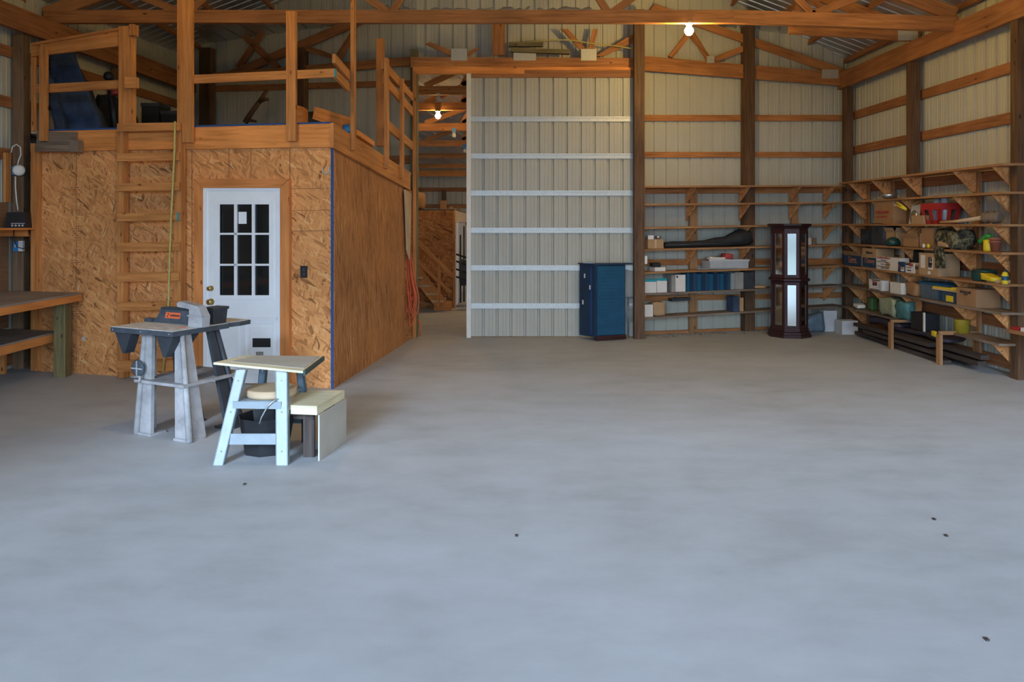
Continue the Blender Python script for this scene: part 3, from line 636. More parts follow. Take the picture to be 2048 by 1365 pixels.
for (ya, yb) in ((374, 392), (420, 432), (452, 482), (500, 512), (520, 530), (545, 575), (590, 640), (655, 668), (690, 722)):
    y = ya
    while y < yb:
        x = 143
        while x < 163:
            wd = rnd.uniform(1, 4); 
            if rnd.random() < 0.62: FP.slab(mb, [(x, y), (x+wd, y), (x+wd, y+rnd.uniform(1.2, 3)), (x, y+2)], 0.0005, 0.0012)
            x += wd+rnd.uniform(0.8, 2)
        y += 4.6
struct('ink_print', mb, 'girt', wf)
struct('sticker', FP.rect(MB(), 164, 674, 170, 682, 0.0005, 0.002), 'lightgrey', wf)

# door with nine panes
d1 = struct('door_1', FP.slab(MB(), [(413, 381), (438, 381), (438, 764), (413, 764)], 0.004, 0.03), 'white')
fy = floor_y(FP, 480, 0.03)
def dpart(name, mat, q, off, t, par=None): return struct(name, FP.slab(MB(), q, off, t), mat, par or d1)
def dr(name, mat, x0, y0, x1, y1, off, t, par=None): return dpart(name, mat, [(x0, y0), (x1, y0), (x1, y1), (x0, y1)], off, t, par)
mb = MB(); FP.rect(mb, 539, 381, 554, fy-1, 0.004, 0.03); FP.rect(mb, 438, 381, 539, 408, 0.004, 0.03); FP.rect(mb, 438, 593, 539, fy-1, 0.004, 0.03); struct('door_leaf', mb, 'white', d1)
mb = MB(); FP.slab(mb, [(405, 375), (413, 375), (413, fy), (405, fy)], 0.002, 0.045); FP.rect(mb, 554, 375, 560, fy, 0.002, 0.045); FP.rect(mb, 413, 375, 554, 381, 0.002, 0.045); struct('door_frame', mb, 'white', d1)
dpart('trim_board', 'trim', [(389, 358), (577, 358), (560, 376), (405, 376)], 0.002, 0.06)
dpart('trim_board', 'trim', [(388, 358.5), (404.6, 376), (404.6, floor_y(FP, 400, .06)), (388, floor_y(FP, 390, .06))], 0.002, 0.06)
dpart('trim_board', 'trim', [(560.5, 376), (578, 358.5), (578, floor_y(FP, 575, .06)), (560.5, floor_y(FP, 565, .06))], 0.002, 0.06)
mb = MB()
for (x0, y0, x1, y1) in ((430, 401, 546, 409), (430, 591, 546, 599), (430, 409, 439, 591), (538, 409, 546, 591)): FP.rect(mb, x0, y0, x1, y1, 0.034, 0.012)
struct('glazing_rim', mb, 'white', d1)
mb = MB()
for x0, x1 in ((468, 473.5), (503.5, 509)): FP.rect(mb, x0, 409, x1, 591, 0.02, 0.02)
for y0, y1 in ((466, 470), (528, 532)): FP.rect(mb, 439, y0, 538, y1, 0.02, 0.02)
struct('muntin', mb, 'white', d1)
for x0, x1 in ((439, 468), (473.5, 503.5), (509, 538)):
    for y0, y1 in ((409, 466), (470, 528), (532, 591)): dr('pane', 'glass', x0-1, y0-1, x1+1, y1+1, 0.006, 0.008)
dr('paper_note', 'white', 477, 424, 493, 448, 0.016, 0.003)
def moulding(x0, y0, x1, y1, w=3):
    mb = MB()
    for q in ((x0, y0, x1, y0+w), (x0, y1-w, x1, y1), (x0, y0+w, x0+w, y1-w), (x1-w, y0+w, x1, y1-w)): FP.rect(mb, *q, 0.034, 0.01)
    struct('panel_moulding', mb, 'white', d1)
moulding(424, 645, 476, fy-18); moulding(488, 645, 548, fy-18); dr('ledge', 'white', 414, 634, 553, 641, 0.034, 0.014)
cf = dr('cat_flap', 'white', 500, 655, 546, 716, 0.034, 0.016); dr('flap_opening', 'black', 505, 677, 541, 695, 0.0502, 0.002, cf)
dr('flap_catch', 'grey', 512, 704, 526, 712, 0.0502, 0.008, cf)
for nm, x, y, r_ in (('deadbolt', 423, 577, 0.033), ('door_knob', 423, 604, 0.04)):
    p = FP.pt(x, y, 0.034); struct(nm, MB().lathe(p, [(r_, 0), (r_, 0.012), (r_*0.45, 0.02), (r_*0.45, 0.03), (r_*0.8, 0.04), (r_*0.85, 0.055), (r_*0.5, 0.065)], 18, 0, FP.n), 'brass', d1)
p = FP.pt(607, 544, 0.0)
sw = thing('wall_outlet', 'black outlet plate on the strand board beside the white door', 'outlet', p)
part('cover_plate', FP.rect(MB(), 600.5, 532, 614, 556, 0.001, 0.01), 'black', sw); part('socket', FP.rect(MB(), 605, 537, 610, 543, 0.011, 0.003), 'rubber', sw); part('socket', FP.rect(MB(), 605, 546, 610, 552, 0.011, 0.003), 'rubber', sw)
hk = [FP.pt(x, y, 0.012) for x, y in ((645, 335), (646, 346), (651, 348), (657, 346), (658, 333))]
solo('wire_hook', MB().tube(hk, 0.008, 6), 'lightgrey', 'small pale wire hook on the strand board near the blue corner strip', 'hook')

# ladder
lad = thing('loft_ladder', 'fixed wooden ladder of wide rungs up to the loft', 'ladder', FP.at(1.2, 0, 0.08))
for x0, x1 in ((234.5, 247), (348, 362)): part('stile', FP.rect(MB(), x0, 250, x1, floor_y(FP, x0, 0.13)-0.5, 0.045, 0.085), 'lumber', lad)
for i, (a, b) in enumerate(((246, 262), (306, 322), (366, 382), (426, 442), (485, 503), (545, 563), (604, 621), (664, 684), (721, 743))):
    part('rung', FP.slab(MB(), [(234, a+1), (358, a-1), (358, b-1), (234, b+1)], 0.131, 0.04), 'lumber', lad)
part('paint_mark', FP.rect(MB(), 354, 425, 358, 442, 0.1715, 0.001), 'teal', lad, 'teal paint on the rung end')
solo('rope', MB().tube([FP.pt(x, y, 0.2) for x, y in ((350, 243), (349, 300), (346, 360), (342, 440), (339, 520), (337, 600), (332, 680), (326, 745))], 0.013, 6), 'yellowrope', 'yellow rope hanging down beside the ladder from the loft', 'rope')

# railing of the loft
rl = thing('loft_railing', 'lumber guard railing along the front of the loft', 'railing', FP.at(2.0, 3.0, 0.05))
for nm, x0, y0, x1, y1, o, t_ in (('rail_post', 78, 88, 92, 282, 0.085, 0.04), ('rail_post', 237, 52, 262, 249, 0.044, 0.09), ('rail_post', 364, -9, 384, 285, 0.085, 0.04),
                                  ('rail_post', 354, -9, 364, 300, 0.045, 0.04), ('rail_post', 572, 22, 591, 282, 0.085, 0.04), ('short_post', 62, 110, 68, 262, 0.02, 0.04)):
    part(nm, FP.rect(MB(), x0, y0, x1, y1, o, t_), 'lumber', rl)
for q, o in (([(62, 92), (237, 61), (237, 92), (62, 113)], 0.044), ([(62, 86), (237, 55), (237, 60), (62, 91)], 0.0), ([(62, 170), (272, 158), (272, 176), (62, 187)], 0.01), ([(386, 150), (668, 137), (668, 154), (386, 167)], 0.044)):
    part('rail', FP.slab(MB(), q, o, 0.04 if o else 0.12), 'lumber', rl)
part('rail_end_block', FP.rect(MB(), 249, 154, 272, 176, 0.136, 0.05), 'lumber', rl); part('cap_block', FP.rect(MB(), 258, 48, 267, 70, 0.09, 0.09), 'lumber', rl)
part('painted_end', FP.rect(MB(), 668.2, 137, 670, 154, 0.044, 0.04), 'teal', rl, 'teal painted rail end')
rs = thing('side_railing', 'lumber guard railing along the right side of the loft', 'railing', SP.at(1.5, 2.9, 0.05))
def spost(px, y0, y1, o=0.044, w_=0.085):
    p = SP.xy(px, o); t_ = (p-SP.a).dot(SP.d); part('rail_post', SP.bar(MB(), t_, H-(y1-VY)*p.y/F, t_, H-(y0-VY)*p.y/F, w_, o, 0.045), 'lumber', rs)
spost(703, -9, 301); spost(770, 117, 338, w_=0.11); spost(801, 158, 357, w_=0.1)
for q in ([(671, 108), (700, 142), (700, 160), (671, 126)], [(671, 138), (700, 167), (700, 184), (671, 154)], [(768, 118), (826, 187), (826, 202), (768, 138)], [(770, 149), (826, 215), (826, 232), (770, 168)], [(772, 236), (826, 284), (826, 300), (772, 256)]):
    part('rail', SP.slab(MB(), q, 0.0, 0.04), 'lumber', rs)
p0, p1 = P(752, 44, 11.6), P(767, 292, 11.6); part('tall_post', MB().box((p0.x, 11.6, p1.z), (p1.x, 11.72, 4.6)), 'lumber', rs)

# hooked board under the rim
hb = thing('hook_board', 'weathered grey wooden block fixed under the loft rim, above the workbench', 'wood block', FP.pt(110, 300, 0.1))
part('back_board', FP.slab(MB(), [(74, 263), (152, 264), (152, 302), (72, 300)], 0.044, 0.03), 'greywood', hb); part('ledge_board', FP.rect(MB(), 69, 290, 138, 303, 0.0745, 0.1), 'greywood', hb); part('end_block', FP.rect(MB(), 138, 280, 153, 304, 0.0745, 0.1), 'greywood', hb)

# things on the loft
def deckz(p): return 3.045-0.087*max(0, (FP.a-V(p.x, p.y, 0)).dot(FP.n))
def low(pts):
    """eight corners with the lower four set down on the loft deck"""
    z = max(deckz(p) for p in pts[:4])+0.01; return [V(p.x, p.y, z) if i < 4 else p for i, p in enumerate(pts)]
def soft8(pts, Y0, Y1): return [P(x, y, (Y0, Y1)[k]) for (x, y, k) in pts]
q = [P(128, 262, 10.5), P(214, 262, 10.5), P(150, 262, 11.1), P(232, 262, 11.1), P(93, 104, 10.8), P(148, 104, 10.8), P(100, 108, 11.2), P(152, 108, 11.2)]
bp_ = thing('quilted_bundle', 'blue quilted padding leaning behind the loft railing', 'padding', V(-5.7, 10.8, 3.0))
part('front_pad', MB().soft(low(q), (10, 4, 16), 0.05, 3.2, 0, 0.15), 'navy', bp_)
q = [P(112, 262, 10.35), P(130, 262, 10.35), P(128, 262, 10.6), P(150, 262, 10.6), P(92, 150, 10.6), P(104, 150, 10.6), P(100, 150, 10.8), P(112, 150, 10.8)]
part('rear_pad', MB().soft(low(q), (4, 4, 12), 0.03, 3, 0, 0.15), 'navy', bp_)
solo('burlap_bag', MB().soft(low([P(64, 262, 10.4), P(118, 262, 10.4), P(64, 262, 10.8), P(124, 262, 10.8), P(64, 212, 10.45), P(104, 218, 10.45), P(66, 212, 10.8), P(104, 218, 10.8)]), (6, 5, 6), 0.04, 4, 0, 0.3), 'greywood', 'greyish brown bag on the loft beside the blue padding', 'bag')
solo('cloth_heap', MB().soft(low([P(196, 262, 11.2), P(286, 262, 11.2), P(190, 262, 11.9), P(286, 262, 11.9), P(186, 180, 11.5), P(262, 200, 11.5), P(192, 182, 11.9), P(268, 196, 11.9)]), (9, 6, 8), 0.07, 3, 0, 0.35), 'darkcloth', 'dark olive cloth heap on the loft behind the thick railing post', 'cloth')
g = thing('ball_topped_stand', 'black round-headed post with a red band standing on the loft', 'stand', P(222, 258, 11.2))
part('ball', MB().ball(P(217, 153, 11.2), 0.07), 'black', g); part('shaft', MB().tube([P(219, 158, 11.2), V(P(234, 262, 11.2).x, 11.2, 2.96)], 0.05, 10), 'black', g); part('red_band', MB().tube([P(230, 180, 11.13), P(231, 190, 11.13)], 0.06, 10), 'redprint', g)
for k, (x0, x1, y0, lb) in enumerate(((283, 318, 206, 'black chest on the loft between ladder posts, closer to the cloth heap'), (322, 352, 222, 'lower black chest on the loft beside the tall double post'))):
    a, b = P(x0, 262, 12.2), P(x1, y0, 12.2); a.z = deckz(V(a.x, 12.2, 0))+0.002; bx = thing('black_chest', lb, 'chest', V((a.x+b.x)/2, 12.4, a.z), 'black chests on the loft')
    part('chest_body', MB().box((a.x, 12.2, a.z), (b.x, 12.6, b.z-0.06)), 'black', bx); part('lid', MB().box((a.x-0.01, 12.19, b.z-0.058), (b.x+0.01, 12.61, b.z)), 'rubber', bx)
st_ = thing('forked_branch', 'forked brown branch leaning on the rear wall of the loft', 'branch', P(492, 244, 13.3))
part('stem', MB().tube([P(490, 246, 13.3), P(505, 222, 13.3), P(520, 202, 13.3), P(534, 180, 13.3)], [0.05, 0.045, 0.04, 0.03], 8), 'darkpost', st_)
part('fork', MB().tube([P(519, 203, 13.3), P(530, 198, 13.2), P(538, 200, 13.2)], [0.04, 0.035, 0.02], 8), 'darkpost', st_); part('fork', MB().tube([P(494, 240, 13.3), P(512, 243, 13.2)], [0.03, 0.02], 8), 'darkpost', st_)
solo('loose_plank', MB().board(P(630, 226, 10.3), P(704, 250, 9.9), 0.16, 0.05), 'rim', 'loose plank poking up over the loft side, larger of two', 'plank')
solo('loose_plank', MB().board(P(706, 264, 10.1), P(742, 288, 10.7), 0.07, 0.1), 'rim', 'loose plank poking over the loft side, thinner of two', 'plank')
a, b = P(591, 244, 11.2), P(606, 214, 11.2); a.z = deckz(a)+0.003; solo('wood_block', MB().prism([V(a.x, 11.2, a.z), V(b.x, 11.2, a.z), V(b.x, 11.2, b.z), V(a.x, 11.2, b.z+0.03)], (0, 0.3, 0)), 'rim', 'orange wood block on the loft behind the middle railing post', 'wood block')
solo('blue_tarp', MB().soft([P(684, 262, 9.75), P(702, 266, 9.75), P(684, 262, 10.0), P(702, 266, 10.0), P(686, 250, 9.75), P(700, 250, 9.75), P(686, 250, 10), P(700, 250, 10)], (4, 4, 4), 0.02, 6, 0, 0.3), 'brightblue', 'small crumpled blue tarp on the loft edge behind the corner post', 'tarp')
a = P(612, 244, 12.0); solo('dark_mat', MB().soft(low([a, P(662, 244, 12), P(612, 244, 12.5), P(662, 244, 12.5), P(612, 226, 12), P(645, 226, 12), P(612, 226, 12.5), P(645, 226, 12.5)]), (6, 4, 4), 0.03, 4), 'darkcloth', 'dark folded mat on the loft behind the larger loose plank', 'mat')

# ------------------------------------------------------------------ workbench corner on the left wall
e0 = FP.xy(163, 0.03); zt = 1.015
wbn = thing('workbench', 'long dusty wooden workbench with a lower shelf in the corner', 'workbench', V(-5.7, 9.0, 0))
def benchtop(xf, ztop, y0, name, th, mat2):
    ye = 9.77; xe = xf
    A = [V(xe, ye, 0), V(-6.12, 9.99, 0), V(-6.35, 9.9, 0), V(-6.55, y0, 0), V(xe, y0, 0)]
    o = part(name, MB().prism([V(p.x, p.y, ztop-0.02) for p in A], (0, 0, 0.02)), 'dustwood', wbn)
    part('front_edge', MB().board((xe-0.02, y0, ztop-th/2-0.02), (xe-0.02, ye, ztop-th/2-0.02), th-0.004, 0.04), mat2, wbn)
benchtop(-5.17, 1.025, 6.6, 'bench_top', 0.085, 'rim'); benchtop(-5.47, 0.545, 6.6, 'lower_shelf', 0.1, 'rim')
part('leg', MB().box((-5.44, 9.63, 0), (-5.30, 9.77, 0.91)), 'greenpost', wbn); part('leg', MB().box((-5.44, 6.7, 0), (-5.30, 6.84, 0.91)), 'greenpost', wbn)
part('support_stud', MB().box((-6.27, 9.85, 0), (-6.18, 9.9, 0.5)), 'lumber', wbn)
struct('back_panel', WL.bar(MB(), 7.0, 1.345, 11.45, 1.345, 1.6, 0.045, 0.02), 'paneling', wl)
struct('stud', WL.bar(MB(), 11.42, 2.15, 11.42, 2.78, 0.09, 0.045, 0.04), 'lumber', wl)
ls = thing('small_wall_shelf', 'short wooden shelf on the left wall holding the radio', 'shelf', V(-6.1, 9.9, 1.7))
part('shelf_board', MB().box((-6.30, 8.9, 1.80), (-5.86, 10.0, 1.823)), 'rim', ls); part('front_edge', MB().box((-6.30, 9.93, 1.715), (-5.94, 9.97, 1.799)), 'rim', ls)
rd = thing('desk_radio', 'black clock radio on the short shelf by the post', 'radio', V(-6.05, 9.9, 1.823))
part('radio_body', MB().prism([V(-6.18, 9.86, 1.824), V(-5.91, 9.86, 1.824), V(-5.93, 9.86, 2.02), V(-6.16, 9.86, 2.02)], (0, 0.14, 0)), 'black', rd)
part('control_strip', MB().box((-6.1, 9.853, 1.875), (-5.93, 9.8595, 1.883)), 'lightgrey', rd)
for k in range(4): part('dial_knob', MB().lathe(V(-6.085+k*0.043, 9.86, 1.853), [(0.013, 0), (0.013, 0.008)], 12, 0, (0, -1, 0)), 'lightgrey', rd)
ax = V(0.45, -0.9, 0).normalized()
sdt = thing('smoke_alarm', 'round white alarm with a blue base hanging on the post', 'alarm', P(38, 341, 10.12))
p = P(38, 341, 10.12); part('alarm_disc', MB().lathe(p, [(0.07, -0.01), (0.072, 0.02), (0.05, 0.035), (0.02, 0.036)], 22, 0, ax), 'offwhite', sdt); part('base_box', MB().board(P(30, 333, 10.14), P(30, 350, 10.14), 0.06, 0.05), 'brightblue', sdt)
p = P(37, 493, 10.1)
sb = thing('switch_box', 'blue electrical box with a white switch plate below the radio shelf', 'switch', p)
a, b = P(26.5, 503, 10.1), P(37, 484, 10.1); part('box_body', MB().box((a.x, 10.1, a.z), (b.x, 10.17, b.z)), 'brightblue', sb); a, b = P(37, 503, 10.1), P(46.5, 482, 10.1); part('switch_plate', MB().box((a.x+0.002, 10.09, a.z), (b.x, 10.13, b.z)), 'offwhite', sb)
a, b = P(30, 495, 10.095), P(33, 489, 10.095); part('toggle', MB().box((a.x, 10.08, a.z), (b.x, 10.0995, b.z)), 'lightgrey', sb)
solo('white_wire', MB().tube([P(x, y, 10.07) for x, y in ((22, 306), (25, 294), (33, 289), (41, 295), (42, 309), (37, 322), (35, 330))], 0.009, 6), 'offwhite', 'white cord looping over the round alarm', 'cord')
solo('white_wire', MB().tube([P(x, y, 10.05) for x, y in ((31, 353), (31, 375), (33, 400), (36, 421))], 0.009, 6), 'offwhite', 'white cord running down from the alarm to the radio', 'cord')
solo('black_wire', MB().tube([P(x, y, 9.9) for x, y in ((28, 458), (27, 478), (34, 494), (46, 498), (57, 492), (60, 474), (56, 458))], 0.006, 6), 'black', 'thin black cord looping below the radio shelf', 'cord')

# orange cords and strips at the far end of the side wall
oc = thing('extension_cord', 'orange extension cord hanging in long loops beside the doorway', 'extension cord', P(815, 660, 12.75))
rnd = random.Random(11)
for k in range(9):
    x0 = 810+rnd.uniform(0, 6); wd = rnd.uniform(6, 22); yb = rnd.uniform(590, 655); dy = 12.72-0.02*k
    pts = [P(x0, 486, dy), P(x0-2+rnd.uniform(0, 4), 540, dy), P(x0+wd*0.2, (540+yb)/2, dy-0.03), P(x0+wd*0.45, yb, dy-0.05), P(x0+wd*0.9, yb-8, dy-0.05), P(x0+wd, (yb+560)/2, dy-0.04), P(x0+wd*0.6, 556, dy-0.02), P(x0+5, 500, dy)]
    sp = []
    for i in range(len(pts)-1):
        a_, b_, c_, d_ = pts[max(i-1, 0)], pts[i], pts[i+1], pts[min(i+2, len(pts)-1)]
        for s_ in range(5):
            u = s_/5; sp.append(0.5*((2*b_)+(-a_+c_)*u+(2*a_-5*b_+4*c_-d_)*u*u+(-a_+3*b_-3*c_+d_)*u**3))
    part('cord_loop', MB().tube(sp, 0.011, 6), 'orangecord', oc)
part('cord_end', MB().tube([P(836, 640, 12.5), P(842, 652, 12.45), P(840, 672, 12.45)], 0.011, 6), 'orangecord', oc)
solo('plywood_strip', SP.slab(MB(), [(810, 379), (823, 388), (820, 520), (815, 500)], 0.03, 0.02), 'tan', 'narrow curling tan strip hanging above the orange cord', 'strip')
solo('pink_cloth', MB().soft([P(804, 628, 12.55), P(813, 628, 12.55), P(804, 628, 12.65), P(813, 628, 12.65), P(805, 545, 12.55), P(811, 545, 12.55), P(805, 545, 12.65), P(811, 545, 12.65)], (3, 3, 10), 0.02, 5), 'pink', 'dark pink cloth hanging behind the orange cord', 'cloth')
# ------------------------------------------------------------------ shelving on the back wall
SZ = [2.60, 2.26, 1.87, 1.53, 1.15, 0.81, 0.43]
BS = Plane((2.3, 12.93), (6.4, 14.14), (0, -1))               # front edges of the back shelves
bl = [372, 408, 455, 499, 545, 588, 636]; brt = [370, 404, 447.5, 489, 531, 571, 612]
bsh = thing('back_shelving', 'seven-tier open wooden shelving across the back wall', 'shelving', V(4.2, 13.5, 0))
def BZ(i, px):
    """height of the top of shelf i at a pixel column"""
    f = (px-1282)/(1680-1282); p = BS.xy(px); return H-((bl[i]+(brt[i]-bl[i])*f)-VY)*p.y/F
for i in range(7):
    yl, yr = bl[i], brt[i]; x0 = (1284, 1284, 1283, 1284, 1283, 1283, 1283)[i]; x1 = 1690
    a, b = BS.xy(x0), BS.xy(x1); za, zb = BZ(i, x0), BZ(i, x1); n = -BS.n*0.34; k = V(0, 0, -0.03)
    up = lambda p, z: V(p.x, p.y, z)
    c = [up(a, za)+k, up(b, zb)+k, up(a, za)+n+k, up(b, zb)+n+k, up(a, za), up(b, zb), up(a, za)+n, up(b, zb)+n]
    part('shelf', MB().hexa(c), 'shelf' if i < 5 else 'greywood', bsh)
for x0, x1, yb in ((1380, 1395, 667), (1584, 1597, 655)): part('upright', WBR.rect(MB(), x0, 374, x1, yb, 0.045, 0.04), 'shelf', bsh)
for px in (1292, 1392, 1500, 1602, 1672):
    for i in range(6):
        if (px == 1602 and i > 1) or (px in (1392, 1500) and i > 3): continue
        t_ = (BS.xy(px)-BS.a).dot(BS.d); z = BZ(i, px)-0.032
        part('bracket', MB().prism([BS.at(t_, z, -0.02), BS.at(t_, z, -0.335), BS.at(t_, z-0.27, -0.335), BS.at(t_, z-0.24, -0.30)], BS.d*0.02), 'osb', bsh)

# ------------------------------------------------------------------ shelving on the right wall
rsh = thing('side_shelving', 'seven-tier open wooden shelving along the right wall with strand board brackets', 'shelving', V(6.2, 11.8, 0))
for i, z in enumerate(SZ):
    segs = [(9.45, 13.98)] if i < 6 else [(11.75, 13.98), (9.5, 10.55)]
    for (y0, y1) in segs: part('shelf', MB().box((6.0, y0, z-0.028), (6.33, y1, z)), 'shelf' if i < 5 else 'greywood', rsh)
for y in (13.65, 12.8, 11.85, 10.5, 9.66):
    for i, z in enumerate(SZ):
        if i > 5 and y not in (13.65, 9.66): continue
        part('bracket', MB().prism([(6.02, y, z-0.03), (6.33, y, z-0.03), (6.33, y, z-0.31), (6.27, y, z-0.29)], (0, 0.018, 0)), 'osb', rsh)
for y in (13.65, 12.8, 10.5): part('upright', MB().box((6.335, y-0.05, 0.02), (6.375, y+0.09, 2.57)), 'shelf', rsh)
for y in (11.8, 10.5): part('front_leg', MB().box((5.82, y-0.045, 0), (5.86, y+0.045, 0.4)), 'shelf', rsh); part('leg_arm', MB().box((5.82, y-0.045, 0.402), (6.33, y-0.005, 0.45 if y < 11 else 0.44)), 'shelf', rsh)
for (px0, px1) in ((1806, 1821), (1912, 1926)): pass

def ry(px, x=6.03): return x*F/(px-VX)
def carton(name, label, cat, lo, hi, mat, group=None, flaps=0, band=None, tape=False):
    """box with optional open flaps; its own wall thickness, hollow when open"""
    c = V((lo[0]+hi[0])/2, (lo[1]+hi[1])/2, lo[2]); o = thing(name, label, cat, c, group)
    if flaps:
        mb = MB(); t_ = 0.006
        mb.box((lo[0], lo[1], lo[2]), (hi[0], hi[1], lo[2]+t_)); mb.box((lo[0], lo[1], lo[2]), (lo[0]+t_, hi[1], hi[2])); mb.box((hi[0]-t_, lo[1], lo[2]), (hi[0], hi[1], hi[2]))
        mb.box((lo[0], lo[1], lo[2]), (hi[0], lo[1]+t_, hi[2])); mb.box((lo[0], hi[1]-t_, lo[2]), (hi[0], hi[1], hi[2])); part('box_body', mb, mat, o)
        w_ = min(0.16, (hi[0]-lo[0])*0.5); z = hi[2]
        part('flap', MB().board((lo[0]-0.02, lo[1], z+0.03), (lo[0]-0.02, hi[1], z+0.03), 0.075, 0.005, (-0.5, 0, 1)), mat, o)
        part('flap', MB().board((lo[0], lo[1]-0.02, z+0.03), (hi[0], lo[1]-0.02, z+0.03), 0.075, 0.005, (0, -0.5, 1)), mat, o)
        part('flap', MB().board((hi[0]-0.004, lo[1], z+0.05), (hi[0]-0.004, hi[1], z+0.05), 0.1, 0.005, (0, 0, 1)), mat, o)
    else:
        part('box_body', MB().box(lo, hi), mat, o)
        if tape:
            ym = (lo[1]+hi[1])/2; part('top_seam', MB().box((lo[0], ym-0.02, hi[2]), (hi[0], ym+0.02, hi[2]+0.001)), 'tan', o)
    if band: z0, z1, bm = band; part('printed_band', MB().box((lo[0]-0.002, lo[1]-0.002, lo[2]+z0), (lo[0]-0.0005, hi[1], lo[2]+z1)), bm, o)
    return o
def rbox(name, label, cat, pxf, pxn, ytop, sh, depth, mat, xf=6.03, **kw):
    y0, y1 = ry(pxn, xf), ry(pxf, xf); z0 = SZ[sh]+0.001; z1 = H-(ytop-VY)*y0/F
    lo, hi = (xf, y0, z0), (min(xf+depth, 6.325), y1, z1); o = carton(name, label, cat, lo, hi, mat, **kw); o['_lo'] = lo; o['_hi'] = hi; return o
def rlabel(o, name, f0, f1, g0, g1, mat, lab=None):
    """a sticker on the room-facing side of a carton: f along it (0 = far end), g up it"""
    lo, hi = o['_lo'], o['_hi']; ya, yb = hi[1]+(lo[1]-hi[1])*f0, hi[1]+(lo[1]-hi[1])*f1; za, zb = lo[2]+(hi[2]-lo[2])*g0, lo[2]+(hi[2]-lo[2])*g1
    return part(name, MB().box((lo[0]-0.003, yb, za), (lo[0]-0.0005, ya, zb)), mat, o, lab)
def rtext(o, s_, f, g, size, mat, n='lettering'):
    lo, hi = o['_lo'], o['_hi']; r = ROOT[o.name]
    y = hi[1]+(lo[1]-hi[1])*f; z = lo[2]+(hi[2]-lo[2])*g
    return text(n, s_, mat, o, V(lo[0]-0.004, y, z)-r, (math.pi/2, 0, -math.pi/2), size)
def scribble(o, f0, f1, g, h_, mat, n=5, seed=1):
    """a line of illegible print"""
    rnd = random.Random(seed); lo, hi = o['_lo'], o['_hi']; mb = MB(); f = f0
    while f < f1:
        w_ = rnd.uniform(0.4, 1.0)*(f1-f0)/n; ya, yb = hi[1]+(lo[1]-hi[1])*f, hi[1]+(lo[1]-hi[1])*min(f+w_*0.75, f1); z = lo[2]+(hi[2]-lo[2])*g
        mb.box((lo[0]-0.0045, yb, z), (lo[0]-0.0032, ya, z+h_*rnd.uniform(0.6, 1))); f += w_
    part('print_line', mb, mat, o)

# third tier from the top of the right wall
b = rbox('carton', 'large brown carton on the third tier of the right wall, beside the yellow-handled tool', 'box', 1749, 1786, 401, 2, 0.29, 'cardboard2', tape=True, group='cartons on the side shelving'); scribble(b, 0.1, 0.8, 0.45, 0.05, 'redprint', 7, 2); scribble(b, 0.1, 0.7, 0.28, 0.03, 'redprint', 9, 4)
t = thing('yellow_shears', 'yellow-handled shears poking out over the large brown carton', 'shears', V(6.12, 11.8, 2.0))
for dz_ in (0, 0.03): part('handle', MB().tube([P(1794, 411-dz_*200, 11.75), P(1804, 416-dz_*150, 11.65), P(1813, 420-dz_*60, 11.6)], 0.014, 8), 'yellow', t)
part('blade', MB().board(P(1788, 410, 11.8), P(1795, 411, 11.76), 0.03, 0.008), 'steel', t)
y = ry(1827); t = thing('saw_blade_pack', 'round saw blade on a pale card standing on the third tier', 'saw blade', V(6.1, y+0.1, 1.871))
part('card', MB().prism([V(6.08, y-0.02, 1.872), V(6.08, y+0.24, 1.872), V(6.13, y+0.24, 2.14), V(6.13, y-0.02, 2.16)], (0.01, 0, 0)), 'lightgrey', t)
part('blade', MB().lathe(V(6.085, y+0.1, 1.98), [(0.095, 0), (0.095, 0.004), (0.02, 0.006)], 28, 0, (-1, 0, 0.15)), 'steel', t); part('hub_label', MB().lathe(V(6.08, y+0.1, 1.98), [(0.035, 0), (0.035, 0.004)], 16, 0, (-1, 0, 0.15)), 'redprint', t)
y = ry(1836, 6.12); t = solo('cable_coil', MB().tube([V(6.16+0.02*math.sin(a*3), y+0.1*math.cos(a), 2.02+0.11*math.sin(a)) for a in [i*2*math.pi/16 for i in range(34)]], 0.014, 8), 'black', 'coil of black cable leaning behind the saw blade card', 'cable')
rbox('small_carton', 'small low tan carton in front of the cable coil, beside the red crate', 'box', 1823, 1846, 431, 2, 0.09, 'cardboard', xf=6.01)
# red crate
y0, y1 = ry(1880), ry(1843); cr = thing('milk_crate', 'red plastic crate with oval hand holes on the third tier', 'crate', V(6.17, (y0+y1)/2, 1.872))
zb, zt_, x0, x1, in_ = 1.873, 2.16, 6.02, 6.31, 0.04
mb = MB(); mb.box((x0+in_, y0+in_, zb), (x1-in_, y1-in_, zb+0.015)); part('crate_base', mb, 'red', cr)
mb = MB()
for (a0, a1) in (((x0, y0), (x1, y0)), ((x1, y0), (x1, y1)), ((x1, y1), (x0, y1)), ((x0, y1), (x0, y0))): mb.board((a0[0], a0[1], zt_-0.045), (a1[0], a1[1], zt_-0.045), 0.09, 0.014)
part('crate_rim', mb, 'red', cr)
cx, cy = (x0+x1)/2, (y0+y1)/2
def sk(x, y, z): f = 1-0.22*(zt_-0.09-z)/(zt_-0.09-zb); return V(cx+(x-cx)*f, cy+(y-cy)*f, z)
